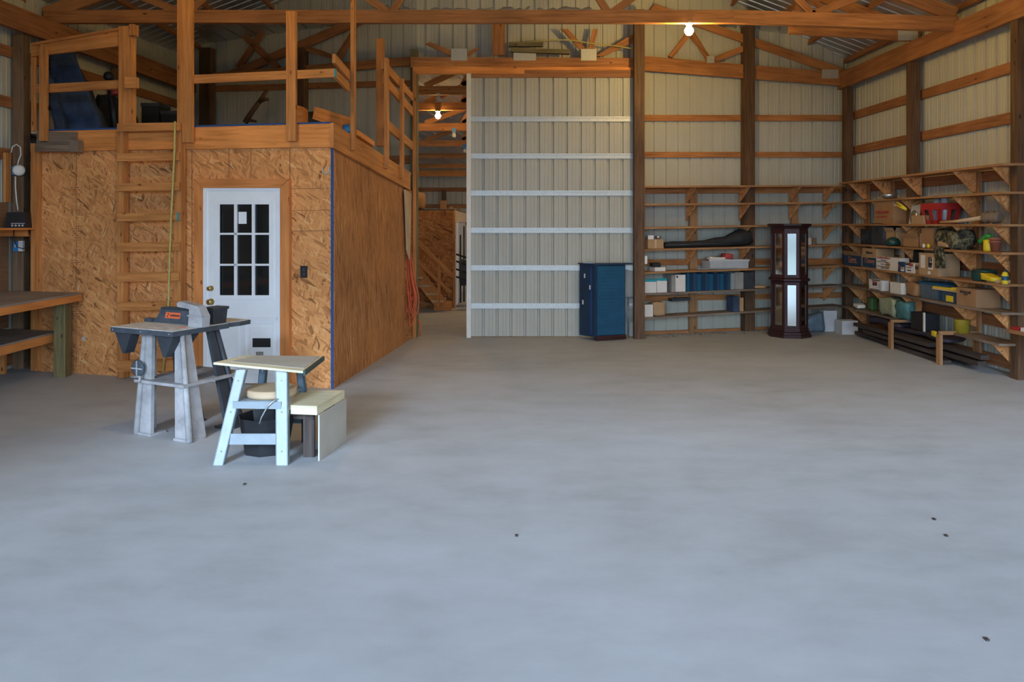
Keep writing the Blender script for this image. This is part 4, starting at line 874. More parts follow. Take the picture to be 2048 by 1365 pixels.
for (ax_, ay), (bx_, by) in (((x0, y0), (x1, y0)), ((x0, y0), (x0, y1)), ((x1, y0), (x1, y1)), ((x0, y1), (x1, y1))):
    mb = MB(); zt2 = zt_-0.09
    for f0, f1 in ((0, 0.16), (0.42, 0.58), (0.84, 1)):
        pa = (ax_+(bx_-ax_)*f0, ay+(by-ay)*f0); pb = (ax_+(bx_-ax_)*f1, ay+(by-ay)*f1)
        th = V(0.01 if ax_ == bx_ else 0, 0.01 if ay == by else 0, 0)
        q = [sk(*pa, zb), sk(*pb, zb), sk(*pa, zb)+th, sk(*pb, zb)+th, sk(*pa, zt2), sk(*pb, zt2), sk(*pa, zt2)+th, sk(*pb, zt2)+th]; mb.hexa(q)
    for z0_, z1_ in ((zb, zb+0.05),):
        q = [sk(ax_, ay, z0_), sk(bx_, by, z0_), sk(ax_, ay, z0_)+th, sk(bx_, by, z0_)+th, sk(ax_, ay, z1_), sk(bx_, by, z1_), sk(ax_, ay, z1_)+th, sk(bx_, by, z1_)+th]; mb.hexa(q)
    part('crate_side', mb, 'red', cr)
for k, yy in enumerate((y0+0.12, y0+0.3)):
    solo('glass_jar', MB().lathe(V(6.16, yy, 1.89), [(0.07, 0), (0.075, 0.2), (0.05, 0.28), (0.05, 0.34)], 16), 'clear', ['clear jar standing in the red crate, nearer the mallet', 'clear jar standing in the red crate, nearer the cable coil'][k], 'jar', 'jars in the red crate')
# mallet
ml = thing('wooden_mallet', 'big turned wooden mallet lying on the third tier', 'mallet', V(6.12, 9.8, 1.875))
part('mallet_head', MB().lathe(V(6.11, 9.96, 1.955), [(0.04, -0.01), (0.068, 0), (0.078, 0.04), (0.066, 0.08), (0.066, 0.1), (0.08, 0.13), (0.075, 0.2), (0.05, 0.23)], 20, 0, (0.3, -1, 0)), 'greywood', ml)
part('handle', MB().tube([V(6.10, 9.98, 1.95), V(6.07, 10.5, 1.905), V(6.05, 10.85, 1.893)], [0.03, 0.022, 0.02], 10), 'tan', ml)
# second tier
p = V(6.08, 12.35, SZ[1]+0.001); t = thing('metal_bowl', 'small shiny metal bowl high on the second tier', 'bowl', p)
part('bowl_shell', MB().lathe(p, [(0.05, 0), (0.09, 0.02), (0.13, 0.07), (0.125, 0.072)], 20), 'steel', t); part('dark_rim', MB().lathe(p+V(0, 0, 0.07), [(0.13, 0.0), (0.135, 0.01), (0.12, 0.012)], 20), 'greenpost', t)
# fourth tier
def rsolid(name, label, cat, pxf, pxn, ytop, sh, depth, mat, xf=6.03, amp=0.02, rd=0.2, group=None):
    y0, y1 = ry(pxn, xf), ry(pxf, xf); z0 = SZ[sh]+0.012; z1 = H-(ytop-VY)*y0/F
    return solo(name, MB().soft([(xf+depth*(i & 1), y0+(y1-y0)*((i >> 1) & 1), z0+(z1-z0)*(i >> 2)) for i in range(8)], (5, 6, 6), amp, 4.5, 0, rd), mat, label, cat, group)
b = rbox('speaker_box', 'black speaker box on the fourth tier, closest to the corner', 'speaker', 1721, 1741, 458, 3, 0.26, 'black', group='black boxes on the fourth tier'); rlabel(b, 'blue_badge', 0.55, 0.75, 0.35, 0.7, 'boxblue'); rlabel(b, 'speaker_cone', 0.15, 0.45, 0.2, 0.6, 'rubber')
b = rbox('black_case', 'taller black case beside the speaker box on the fourth tier', 'case', 1743, 1766, 447, 3, 0.28, 'rubber', group='black boxes on the fourth tier'); rlabel(b, 'case_latch', 0.4, 0.6, 0.6, 0.75, 'black')
b = rbox('open_carton', 'tan open carton behind the dark green hat on the fourth tier', 'box', 1768, 1790, 464, 3, 0.2, 'cardboard', xf=6.08, flaps=1)
c = V(6.06, ry(1786, 6.06), SZ[3]+0.012); t = thing('baseball_hat', 'dark green hat on the fourth tier', 'hat', c); part('cap_crown', MB().lathe(c, [(0.1, 0), (0.105, 0.05), (0.08, 0.1), (0.03, 0.125)], 18), 'darkgreen', t); part('brim', MB().prism([c+V(-0.03, -0.09, 0), c+V(-0.03, 0.09, 0), c+V(-0.04, 0.07, 0), c+V(-0.05, 0.0, 0), c+V(-0.04, -0.07, 0)], (0, 0, 0.012)), 'darkgreen', t)
b = rbox('open_carton', 'wide low carton with raised flap beside the green hat', 'box', 1806, 1838, 476, 3, 0.26, 'cardboard2', flaps=1)
b = rbox('carton', 'tall brown carton beside the camouflage clothes on the fourth tier', 'box', 1843, 1866, 456, 3, 0.24, 'cardboard2', xf=6.06, group='cartons on the side shelving')
t = rsolid('camouflage_clothes', 'heap of camouflage clothes spilling off the fourth tier', 'clothes', 1868, 1913, 460, 3, 0.26, 'camo', 6.02, 0.07, 0.4)
y = ry(1892, 6.0); solo('hanging_sleeve', MB().soft([(5.965+0.03*(i & 1), y-0.02+0.22*((i >> 1) & 1)+(0.06 if i >> 2 else 0), 1.26+0.3*(i >> 2)) for i in range(8)], (3, 5, 6), 0.02, 5, 0, 0.2), 'camo', 'camouflage sleeve hanging over the shelf edge above the big carton', 'clothes')
y = ry(1886, 5.99); solo('work_shoe', MB().soft([(5.985+0.1*(i & 1), y-0.1+0.26*((i >> 1) & 1), 1.545+(0.1 if (i >> 1) & 1 else 0.05)*(i >> 2)) for i in range(8)], (4, 7, 4), 0.012, 6, 0, 0.4), 'cardboard', 'tan work shoe in front of the camouflage clothes', 'shoe')
for k, px in enumerate((1849, 1858)): c = V(6.015, ry(px, 6.015), 1.532); solo('plastic_roller', MB().lathe(c+V(0, 0, 0.03), [(0.03, 0), (0.032, 0.02), (0.015, 0.024)], 14, 0, (-1, 0, 0)), 'offwhite' if k == 0 else 'yellow', ['little white plastic roller at the fourth tier edge', 'little yellow plastic roller at the fourth tier edge'][k], 'roller')
c = V(6.1, ry(1977, 6.1), SZ[3]+0.001); t = thing('spray_bottle', 'yellow hose sprayer bottle with a green nozzle', 'sprayer', c)
part('bottle', MB().lathe(c, [(0.055, 0), (0.058, 0.02), (0.058, 0.12), (0.045, 0.14), (0.03, 0.15)], 18), 'yellow', t)
part('nozzle_head', MB().tube([c+V(0, -0.06, 0.17), c+V(0, 0.0, 0.19), c+V(0, 0.08, 0.165), c+V(0, 0.14, 0.13), c+V(0, 0.17, 0.115)], [0.03, 0.038, 0.032, 0.026, 0.035], 12), 'green', t); part('trigger', MB().board(c+V(-0.01, 0.09, 0.14), c+V(-0.01, 0.03, 0.13), 0.015, 0.02), 'yellow', t)
c = V(6.12, ry(1991, 6.12), SZ[3]+0.001)
pt_ = thing('flower_pot', 'stack of terracotta pots beside the green nozzle', 'flower pot', c)
part('pot_body', MB().lathe(c, [(0.045, 0), (0.062, 0.11), (0.07, 0.112), (0.07, 0.135), (0.05, 0.136)], 18), 'terracotta', pt_); part('upper_pot', MB().lathe(c+V(0, 0, 0.03), [(0.045, 0.1), (0.064, 0.112), (0.074, 0.118), (0.074, 0.142), (0.06, 0.143), (0.05, 0.12)], 18), 'terracotta', pt_)
# fifth tier
b = rbox('pet_food_box', 'dark blue and brown carton with open flaps nearest the corner on the fifth tier', 'box', 1688, 1722, 512, 4, 0.29, 'cardboard2', group='blue printed cartons', flaps=1); rlabel(b, 'blue_band', 0, 1, 0.02, 0.95, 'boxblue'); rtext(b, 'Chewy', 0.5, 0.62, 0.11, 'orangeprint'); scribble(b, 0.3, 0.8, 0.3, 0.02, 'orangeprint', 8, 5)
b = rbox('pet_food_box', 'dark blue banded carton beside the white printed box on the fifth tier', 'box', 1725, 1752, 498, 4, 0.29, 'cardboard', group='blue printed cartons'); rlabel(b, 'blue_band', 0.02, 1, 0.03, 0.52, 'boxblue'); rtext(b, 'Chewy', 0.55, 0.36, 0.12, 'orangeprint'); scribble(b, 0.3, 0.75, 0.72, 0.045, 'print', 3, 8)
b = rbox('printed_carton', 'long white carton with red print on the fifth tier', 'box', 1753, 1800, 517, 4, 0.14, 'paper', xf=6.03); scribble(b, 0.05, 0.6, 0.86, 0.03, 'redprint', 8, 1)
for k, g in enumerate((0.7, 0.58, 0.4, 0.22, 0.1)): scribble(b, 0.05 if k % 2 else 0.2, 0.45+0.08*(k % 3), g, 0.014, 'print', 9, 20+k)
rlabel(b, 'brown_print', 0.42, 0.58, 0.12, 0.62, 'cardboard')
p = V(6.12, ry(1771, 6.12), SZ[4]+0.012); t = thing('glue_bottle', 'small white bottle with a pointed cap behind the white printed carton', 'bottle', V(6.24, ry(1772, 6.24), SZ[4]+0.001)); p = V(6.24, ry(1772, 6.24), SZ[4]+0.001); part('bottle_body', MB().lathe(p, [(0.03, 0), (0.032, 0.25), (0.02, 0.28)], 14), 'white', t); part('cap', MB().lathe(p+V(0, 0, 0.28), [(0.02, 0), (0.006, 0.06)], 12), 'white', t)
b = rbox('nail_box', 'small navy carton with a red and white label on the fifth tier edge', 'box', 1796, 1809, 525, 4, 0.06, 'boxblue', xf=5.965+0.04); rlabel(b, 'white_label', 0.45, 0.95, 0.1, 0.5, 'paper'); rlabel(b, 'red_corner', 0.02, 0.2, 0.45, 0.7, 'redprint'); scribble(b, 0.5, 0.9, 0.3, 0.03, 'redprint', 2, 9)
b = rbox('nail_box', 'small white carton with black and red print beside the navy carton', 'box', 1810, 1828, 527, 4, 0.12, 'paper', xf=6.02); scribble(b, 0.08, 0.5, 0.75, 0.045, 'print', 3, 7); scribble(b, 0.5, 0.92, 0.66, 0.07, 'redprint', 2, 3); scribble(b, 0.2, 0.75, 0.5, 0.012, 'print', 8, 6); scribble(b, 0.3, 0.7, 0.2, 0.02, 'print', 4, 16)
b = rbox('low_carton', 'low orange-brown carton between the white carton and the big tan carton', 'box', 1829, 1837.5, 530, 4, 0.2, 'cardboard2', xf=6.04); scribble(b, 0.2, 0.9, 0.5, 0.05, 'print', 2, 6)
rsolid('black_bag', 'dark rounded bag behind the white and orange cartons on the fifth tier', 'bag', 1822, 1834, 500, 4, 0.13, 'blackcloth', 6.19, 0.015, 0.4)
solo('shoe_sole', MB().soft([(6.2+0.04*(i & 1), 12.15+0.12*((i >> 1) & 1), 1.165+0.36*(i >> 2)) for i in range(8)], (3, 5, 7), 0.01, 5, 0, 0.4), 'tan', 'upright tan paddle behind the long white carton', 'paddle')
b = rbox('carton', 'big tan carton with white stickers overhanging the fifth tier', 'box', 1838, 1876, 508, 4, 0.3, 'cardboard', xf=5.98, group='cartons on the side shelving', flaps=0, tape=True)
rlabel(b, 'shipping_label', 0.1, 0.33, 0.32, 0.9, 'paper'); rlabel(b, 'shipping_label', 0.5, 0.74, 0.28, 0.82, 'paper'); rlabel(b, 'small_label', 0.48, 0.62, 0.06, 0.2, 'paper'); scribble(b, 0.5, 0.72, 0.62, 0.07, 'print', 3, 5); scribble(b, 0.51, 0.7, 0.36, 0.08, 'print', 5, 12); scribble(b, 0.52, 0.72, 0.48, 0.05, 'print', 4, 13)
c = V(6.13, ry(1968, 6.13), SZ[4]+0.001); t = thing('enamel_pot', 'dark green round tin on the fifth tier', 'pot', c); part('pot_body', MB().lathe(c, [(0.13, 0), (0.14, 0.02), (0.14, 0.1), (0.135, 0.12)], 24), 'darkgreen', t); part('lid', MB().lathe(c+V(0, 0, 0.12), [(0.145, 0), (0.13, 0.02), (0.03, 0.035), (0.01, 0.04)], 24), 'darkgreen', t)
b = V(6.02, ry(1975, 6.02), SZ[4]+0.02); solo('work_gloves', MB().soft([(6.005+0.12*(i & 1), b.y-0.12+0.26*((i >> 1) & 1)-0.04*(i & 1), SZ[4]+0.02+(0.05+0.04*((i >> 1) & 1))*(i >> 2)) for i in range(8)], (4, 6, 3), 0.012, 6, 0, 0.2), 'yellow', 'yellow work glove packet leaning on the green tin', 'gloves')
c = V(6.06, ry(2010, 6.06), SZ[4]+0.001); t = thing('squeeze_bottle', 'yellow squeeze bottle with a blue cap at the end of the fifth tier', 'bottle', c)
part('bottle_body', MB().lathe(c, [(0.033, 0), (0.036, 0.01), (0.036, 0.11), (0.025, 0.14), (0.012, 0.148)], 16), 'yellow', t); part('cap', MB().lathe(c+V(0, 0, 0.148), [(0.012, 0), (0.012, 0.02), (0.005, 0.035)], 12), 'boxblue', t); part('label_band', MB().lathe(c+V(0, 0, 0.045), [(0.0365, 0), (0.0368, 0.01), (0.0365, 0.05)], 16), 'bluepaint', t)
for k, (px, w_) in enumerate(((1992, 0.1), (1999, 0.05))): c = V(6.1+0.06*k, ry(px, 6.1), SZ[4]+0.002); solo('wood_offcut', MB().box((c.x-0.05, c.y-w_, c.z), (c.x+0.1, c.y+w_, c.z+0.035)), 'tan', ['wood offcut lying between green tin and yellow bottle, larger', 'wood offcut lying between green tin and yellow bottle, smaller'][k], 'wood offcut')
# sixth tier
b = rbox('logo_carton', 'small white carton with a red badge on the sixth tier', 'box', 1738, 1764, 562, 5, 0.11, 'paper', xf=6.02); scribble(b, 0.3, 0.65, 0.58, 0.055, 'redprint', 3, 3); scribble(b, 0.3, 0.62, 0.42, 0.05, 'print', 3, 3); rlabel(b, 'grey_print', 0.7, 0.92, 0.2, 0.7, 'lightgrey'); rlabel(b, 'dark_slot', 0.2, 0.85, 0.9, 0.98, 'print'); rlabel(b, 'dark_slot', 0.1, 0.85, 0.02, 0.08, 'print')
b = rbox('plain_carton', 'plain white and grey carton beside the red-badged one', 'box', 1780, 1802, 567, 5, 0.08, 'offwhite', xf=6.02)
rsolid('burlap_sack', 'brown sack on the sixth tier between the grey carton and the blue-lidded tub', 'sack', 1808, 1834, 568, 5, 0.2, 'cardboard2', 6.05, 0.03, 0.2)
y0, y1 = ry(1874, 6.06), ry(1840, 6.06); t = thing('storage_tub', 'clear grey tub with a bright blue lid on the sixth tier', 'tub', V(6.18, (y0+y1)/2, SZ[5]+0.001)); part('tub_body', MB().hexa([(6.07, y0+0.02, .812), (6.29, y0+0.02, .812), (6.07, y1-0.02, .812), (6.29, y1-0.02, .812), (6.05, y0, 1.02), (6.31, y0, 1.02), (6.05, y1, 1.02), (6.31, y1, 1.02)]), 'bluegrey', t)
part('lid', MB().box((6.04, y0-0.01, 1.021), (6.32, y1+0.01, 1.05)), 'bluepaint', t)
y0, y1 = ry(1910, 6.02), ry(1884, 6.02); t = thing('tool_bin', 'navy bin with a yellow label on the sixth tier beside the wide carton', 'bin', V(6.12, (y0+y1)/2, SZ[5]+0.001)); part('bin_body', MB().box((6.02, y0, .812), (6.26, y1, 0.955)), 'navy', t); part('yellow_label', MB().box((6.016, y0+0.04, .83), (6.0195, y1-0.1, .91)), 'yellow', t)
t = thing('yellow_hand_tool', 'yellow handled tool lying across the navy bin and the tub', 'tool', V(6.1, 10.7, 0.96)); part('blade', MB().board((6.08, 10.3, 0.975), (6.06, 10.98, 0.975), 0.02, 0.11), 'tan', t); part('handle', MB().board((6.045, 10.55, 1.0), (6.035, 10.98, 0.995), 0.025, 0.05), 'yellow', t); part('grip', MB().board((6.06, 10.28, 1.02), (6.05, 10.55, 1.005), 0.04, 0.05), 'yellow', t)
b = rbox('carton', 'wide brown carton with dark print on the sixth tier', 'box', 1913, 1952, 580, 5, 0.31, 'cardboard2', xf=6.005, group='cartons on the side shelving', tape=True); scribble(b, 0.2, 0.75, 0.72, 0.035, 'print', 6, 2); scribble(b, 0.4, 0.6, 0.62, 0.02, 'print', 3, 2)
rsolid('dark_bag', 'dark bag draped on top of the wide brown carton', 'bag', 1960, 1985, 568, 5, 0.18, 'blackcloth', 6.13, 0.03, 0.3) if False else None
# seventh tier, below and on the floor
b = rsolid('plastic_bag', 'crumpled pale green plastic bag on the seventh tier', 'plastic bag', 1757, 1788, 598, 6, 0.2, 'palefilm', 6.01, 0.04, 0.2)
rsolid('teal_bag', 'teal plastic bag beside the pale green one on the seventh tier', 'plastic bag', 1790, 1814, 603, 6, 0.16, 'dullteal', 6.02, 0.04, 0.3)
rsolid('green_tin', 'small green packet on the seventh tier near the corner', 'packet', 1735, 1744, 596, 6, 0.1, 'dullgreen', 6.14, 0.01, 0.1)
rsolid('white_rag', 'small white rag on the seventh tier near the corner', 'rag', 1704, 1716, 610, 6, 0.15, 'offwhite', 6.02, 0.015, 0.3)
y0, y1 = ry(1850, 5.98), ry(1822, 5.98); t = thing('dark_crate', 'black box tilted against a pale board between the shelf legs', 'box', V(6.1, (y0+y1)/2, 0.36)); part('box_body', MB().box((5.98, y0+.03, 0.36), (6.2, y1, 0.60)), 'black', t); part('pale_edge', MB().box((5.97, y0+0.0, 0.30), (5.985, y0+0.035, 0.62)), 'offwhite', t)
c = V(6.12, ry(1923, 6.12), 0.25); solo('yellow_bucket', MB().lathe(V(6.12, ry(1924, 6.12), 0.395), [(0.085, 0), (0.095, 0.2), (0.1, 0.21)], 20), 'dullyellow', 'dull yellow bucket under the wide brown carton', 'bucket')
rnd = random.Random(5)
lab = ['longest', 'warped', 'split', 'thick', 'slanting', 'low', 'dusty', 'narrow', 'rough', 'short']
for k in range(10):
    ya = 9.75+rnd.uniform(0, 1.2); yb = ya+rnd.uniform(1.9, 3.0); x = 5.93+0.10*(k % 4)+rnd.uniform(-0.02, 0.02); z = 0.03+0.09*(k//4)
    mb = MB().board((x, ya, z), (x+rnd.uniform(-0.05, 0.05), min(yb, 13.4), z+rnd.uniform(0, 0.03)), 0.055, 0.11)
    solo('dark_plank', mb, 'plank', 'dark plank in the pile on the floor under the right wall shelving', 'plank', 'dark planks under the side shelving')
solo('purple_tarp', MB().soft([(5.98+0.32*(i & 1), 11.9+1.0*((i >> 1) & 1), 0.28+0.1*(i >> 2)) for i in range(8)], (5, 8, 3), 0.04, 4, 0, 0.2), 'purple', 'dark purple tarp over the dark planks under the shelving', 'tarp')
solo('dark_sheet', MB().soft([(5.96+0.34*(i & 1), 10.6+1.7*((i >> 1) & 1), 0.27+0.06*(i >> 2)) for i in range(8)], (5, 10, 3), 0.04, 3, 0, 0.2), 'purple', 'dark grey purple sheet over the planks nearer the post', 'tarp')
p = PF(1870, 690, 0.4); solo('yellow_tag', MB().soft([(5.92+0.03*(i & 1), 10.75+0.12*((i >> 1) & 1), 0.33+0.08*(i >> 2)) for i in range(8)], (3, 4, 4), 0.01, 6, 0, 0.3), 'yellow', 'small bright yellow scrap on the dark planks', 'scrap')
b = carton('floor_carton', 'small white carton on the floor in the corner, in front', 'box', (5.78, 13.35, 0.0), (6.05, 13.6, 0.23), 'lightgrey', 'white cartons in the corner'); b = carton('floor_carton', 'small white carton on the floor in the corner, behind the other', 'box', (5.62, 13.72, 0.0), (5.85, 13.9, 0.36), 'lightgrey', 'white cartons in the corner')
solo('dark_sack', MB().soft([(5.28+0.32*(i & 1), 13.6+0.2*((i >> 1) & 1), 0.0+(0.26+0.1*(i & 1))*(i >> 2)) for i in range(8)], (5, 4, 5), 0.03, 5, 0, 0.25), 'bluegrey', 'dark blue grey sack on the floor between mirrored cabinet and corner', 'sack')
# low shelf end at the right edge
t = thing('end_shelf', 'short low wooden shelf end beyond the last post of the right wall', 'shelf', V(6.1, 8.7, 0.6)); part('shelf_board', MB().box((5.95, 8.0, 0.60), (6.335, 9.28, 0.64)), 'shelf', t); part('bracket', MB().prism([(6.0, 8.4, 0.599), (6.335, 8.4, 0.599), (6.335, 8.4, 0.3)], (0, 0.03, 0)), 'shelf', t)
for k, (yy, mat, lb) in enumerate(((9.17, 'red', 'red packet on the low shelf end at the right edge'), (9.0, 'paper', 'white packet on the low shelf end at the right edge'), (9.05, 'yellow', 'yellow packet behind the red one on the low shelf end'))):
    x = 5.97+0.12*(k == 2); solo('small_packet', MB().box((x, yy-0.06, 0.641), (x+0.1, yy+0.06, 0.675+0.01*k)), mat, lb, 'packet')

# ------------------------------------------------------------------ things on the back shelves
def bitem(px0, px1, ytop, sh, depth, off=-0.03):
    """corners of a box on a back shelf between two pixel columns"""
    a, b = BS.xy(px0, off), BS.xy(px1, off); z0 = max(BZ(sh, px0), BZ(sh, px1))+0.002; p = BS.xy((px0+px1)/2, off); z1 = H-(ytop-VY)*p.y/F; n = -BS.n*depth
    u = lambda q, z: V(q.x, q.y, z)
    return [u(a, z0), u(b, z0), u(a, z0)+n, u(b, z0)+n, u(a, z1), u(b, z1), u(a, z1)+n, u(b, z1)+n]
def bmesh_box(px0, px1, ytop, sh, depth, off=-0.03): return MB().hexa(bitem(px0, px1, ytop, sh, depth, off))
def bthing(name, label, cat, px0, px1, ytop, sh, depth, mat, off=-0.03, group=None):
    c = bitem(px0, px1, ytop, sh, depth, off); o = thing(name, label, cat, (c[0]+c[3])/2, group); part('box_body', MB().hexa(c), mat, o); return o
def bstrip(o, name, px0, px1, y0, y1, mat, off=-0.029): part(name, BS.rect(MB(), px0, y0, px1, y1, off, 0.002), mat, o)
o = bthing('small_carton', 'brown carton on the fourth tier of the back wall beside the big post', 'box', 1296, 1327, 479, 3, 0.2, 'cardboard'); bstrip(o, 'tape', 1310, 1313, 479, 497, 'tan')
zt_ = max(v.z for v in bitem(1296, 1327, 479, 3, 0.2)); a, b = BS.xy(1296, -0.05), BS.xy(1307, -0.05)
solo('cream_box', MB().box((a.x, a.y, zt_+0.001), (b.x, a.y+0.1, zt_+0.066)), 'paper', 'tiny cream box standing on the brown carton', 'box')
c = BS.xy(1316, -0.12); solo('tin_bowl', MB().lathe(V(c.x, c.y, zt_+0.001), [(0.03, 0), (0.055, 0.05), (0.05, 0.052)], 16), 'steel', 'shiny tin bowl on the brown carton', 'bowl')
z = BZ(3, 1400)+0.005; pts = [(1329, 490, .045), (1345, 490, .055), (1380, 490, .056), (1410, 489, .06), (1430, 485, .08), (1450, 483, .09), (1466, 480, .12), (1480, 478, .15), (1492, 480, .14), (1501, 488, .06)]
gb = thing('long_black_bag', 'long black tapering cloth bag lying on the back shelf', 'bag', BS.pt(1415, 497, -0.15))
mb = MB(); cpts = []; rr = []
for (x, y, r_) in pts: c = BS.xy(x, -0.17); cpts.append(V(c.x, c.y, BZ(3, x)+r_+0.004)); rr.append(r_)
mb.tube(cpts, rr, 12)
for i, v in enumerate(mb.v): mb.v[i] = v+noise.noise_vector(v*5)*0.012
part('bag_body', mb, 'blackcloth', gb)
mb = MB().tube([BS.pt(1329, 491, -0.06), BS.pt(1420, 488, -0.05), BS.pt(1480, 489, -0.02)], 0.012, 6); part('zip_strip', mb, 'rubber', gb)
for k, (x, yt, mat, lb) in enumerate(((1608, 472, 'tan', 'tallest jar with a yellow lid beside the mirrored cabinet'), (1619, 473, 'lightgrey', 'middle pale can beside the mirrored cabinet'), (1628, 476, 'greywood', 'shortest brown can beside the mirrored cabinet'))):
    c = BS.xy(x, -0.1); z0 = BZ(3, x)+0.001; z1 = H-(yt-VY)*c.y/F; t = thing('storage_can', lb, 'can', V(c.x, c.y, z0), 'cans on the back shelf')
    part('can_body', MB().lathe(V(c.x, c.y, z0), [(0.038, 0), (0.04, 0.005), (0.04, z1-z0-0.025)], 16), mat, t); part('lid', MB().lathe(V(c.x, c.y, z1-0.025), [(0.042, 0), (0.042, 0.022), (0.03, 0.024)], 16), ('yellow', 'steel', 'greywood')[k], t)
o = bthing('flat_pink_box', 'flat pale pink box on the fifth tier of the back wall', 'box', 1310, 1331, 535, 4, 0.2, 'paper')
solo('black_beanie', MB().soft([BS.at((BS.xy(1318)-BS.a).dot(BS.d)+0.16*(i & 1)-0.08, BZ(4, 1315)+0.06+0.085*(i >> 2), -0.06-0.14*((i >> 1) & 1)) for i in range(8)], (5, 4, 4), 0.02, 7, 0, 0.4), 'blackcloth', 'small black cloth hat on the flat pink box', 'hat')
p = WBR.pt(1289.5, 520, 0); wo_ = thing('wall_outlet', 'cream outlet box on the big post beside the back shelving', 'outlet', V(2.36, 12.87, 1.28)); part('cover_plate', MB().box((2.346, 12.82, 1.22), (2.39, 12.93, 1.35)), 'offwhite', wo_); part('plug', MB().box((2.391, 12.85, 1.2), (2.41, 12.89, 1.25)), 'black', wo_)
o = bthing('clear_bin', 'clear plastic bin with rags on the fifth tier of the back wall', 'bin', 1420, 1497, 522, 4, 0.26, 'clear'); bstrip(o, 'bin_rim', 1418, 1499, 519, 523, 'lightgrey', -0.028)
c = bitem(1422, 1462, 508, 4, 0.2, -0.05); zt_ = max(v.z for v in bitem(1420, 1497, 522, 4, .26)); c = [V(v.x, v.y, max(v.z, zt_+0.012)) for v in c]
solo('pale_rag', MB().soft([V(v.x, v.y, (zt_+0.012 if i < 4 else zt_+0.07)) for i, v in enumerate(c)], (6, 4, 3), 0.02, 6, 0, 0.3), 'offwhite', 'pale crumpled rag in the clear bin', 'rag')
c = bitem(1450, 1466, 508, 4, 0.15, -0.05); solo('red_rag', MB().soft([V(v.x, v.y-0.02, (zt_+0.03 if i < 4 else zt_+0.12)) for i, v in enumerate(c)], (5, 4, 4), 0.015, 8, 0, 0.3), 'redprint', 'red rag on top of the pale one', 'rag')
o = bthing('flat_blue_box', 'flat pale blue box in front of the clear bin', 'box', 1396, 1478, 536.5, 4, 0.06, 'paleblue', 0.0)
o = bthing('storage_box', 'white box with a teal lid on the sixth tier, beside the big post', 'box', 1290, 1313, 561, 5, 0.26, 'paper', group='white boxes with teal lids'); bstrip(o, 'teal_lid', 1290, 1313, 559, 564, 'teal')
o = bthing('storage_box', 'white box with a teal lid on the sixth tier, beside the white binder', 'box', 1314, 1334, 560, 5, 0.26, 'paper', group='white boxes with teal lids'); bstrip(o, 'teal_lid', 1314, 1334, 557, 562, 'teal')
o = bthing('ring_binder', 'grey slotted file binder at the end of the blue books', 'binder', 1343, 1350, 551, 5, 0.26, 'grey')
o = bthing('ring_binder', 'white binder with a black finger hole before the blue books', 'binder', 1351, 1371, 550, 5, 0.25, 'paper'); bstrip(o, 'finger_hole', 1353, 1356, 552, 556, 'black')
rnd = random.Random(9); x = 1373
names = ['first', 'second', 'third', 'fourth', 'fifth', 'sixth', 'seventh', 'eighth', 'ninth', 'tenth', 'eleventh', 'twelfth', 'thirteenth', 'fourteenth']
for k in range(12):
    wd = (7, 6, 8, 9, 7, 8, 9, 7, 6, 8, 6, 6)[k]
    bthing('blue_book', 'dark blue book on the sixth tier, %s in the row from the white binder' % names[k], 'book', x, x+wd-0.6, 547+rnd.uniform(-1, 1.5), 5, 0.2, ['bluepaint', 'darkblue', 'boxblue'][k % 3], -0.04, 'blue books on the back shelf'); x += wd
bthing('white_book', 'white book standing at the end of the blue books', 'book', 1462, 1469, 547, 5, 0.2, 'paleblue', -0.04)
bthing('grey_case', 'dark grey case beside the white book on the sixth tier', 'case', 1470, 1487, 545, 5, 0.24, 'grey', -0.03); bthing('grey_case', 'darker case hidden partly by the inner post on the sixth tier', 'case', 1488, 1508, 545, 5, 0.24, 'rubber', -0.03)
solo('paper_bag', MB().soft(bitem(1512, 1534, 572, 5, 0.16, -0.03), (6, 4, 3), 0.01, 6, 0, 0.2), 'cardboard', 'flat tan paper bag on the sixth tier beside the mirrored cabinet', 'bag')
bthing('white_carton', 'white carton on the lowest tier of the back wall', 'box', 1288, 1306, 610, 6, 0.2, 'paper'); solo('tan_sack', MB().soft(bitem(1308, 1332, 605, 6, 0.22, -0.03), (6, 4, 5), 0.015, 5, 0, 0.25), 'cardboard', 'tan sack beside the white carton on the lowest back tier', 'sack')
bthing('navy_binder', 'navy binder leaning on the lowest tier near the inner post', 'binder', 1466, 1478, 593, 6, 0.2, 'navy')
bthing('tan_folder', 'tan folder beside the navy binder on the lowest tier', 'binder', 1480, 1487, 596, 6, 0.2, 'cardboard')
solo('hung_tray', MB().board(BS.pt(1340, 600, -0.2), BS.pt(1378, 598, -0.2), 0.05, 0.12), 'rubber', 'dark shallow tray under the sixth back tier', 'tray')

# crumbs of dirt along the foot of the back wall
rnd = random.Random(31); mb = MB()
for k in range(170):
    px = rnd.uniform(1292, 1690); o_ = rnd.uniform(0.02, 0.34); p = BS.xy(px, o_-0.25); r_ = rnd.uniform(0.006, 0.022)
    mb.hexa([V(p.x+(r_ if q & 1 else -r_)*rnd.uniform(0.5, 1), p.y+(r_ if q & 2 else -r_)*rnd.uniform(0.5, 1), (r_*0.9*rnd.uniform(0.4, 1) if q & 4 else 0)) for q in range(8)], 0)
o = make('floor_debris', mb, ['greywood', 'plank']); o['kind'] = 'stuff'; o['label'] = 'scattered dirt and wood crumbs along the foot of the back shelving'; o['category'] = 'debris'
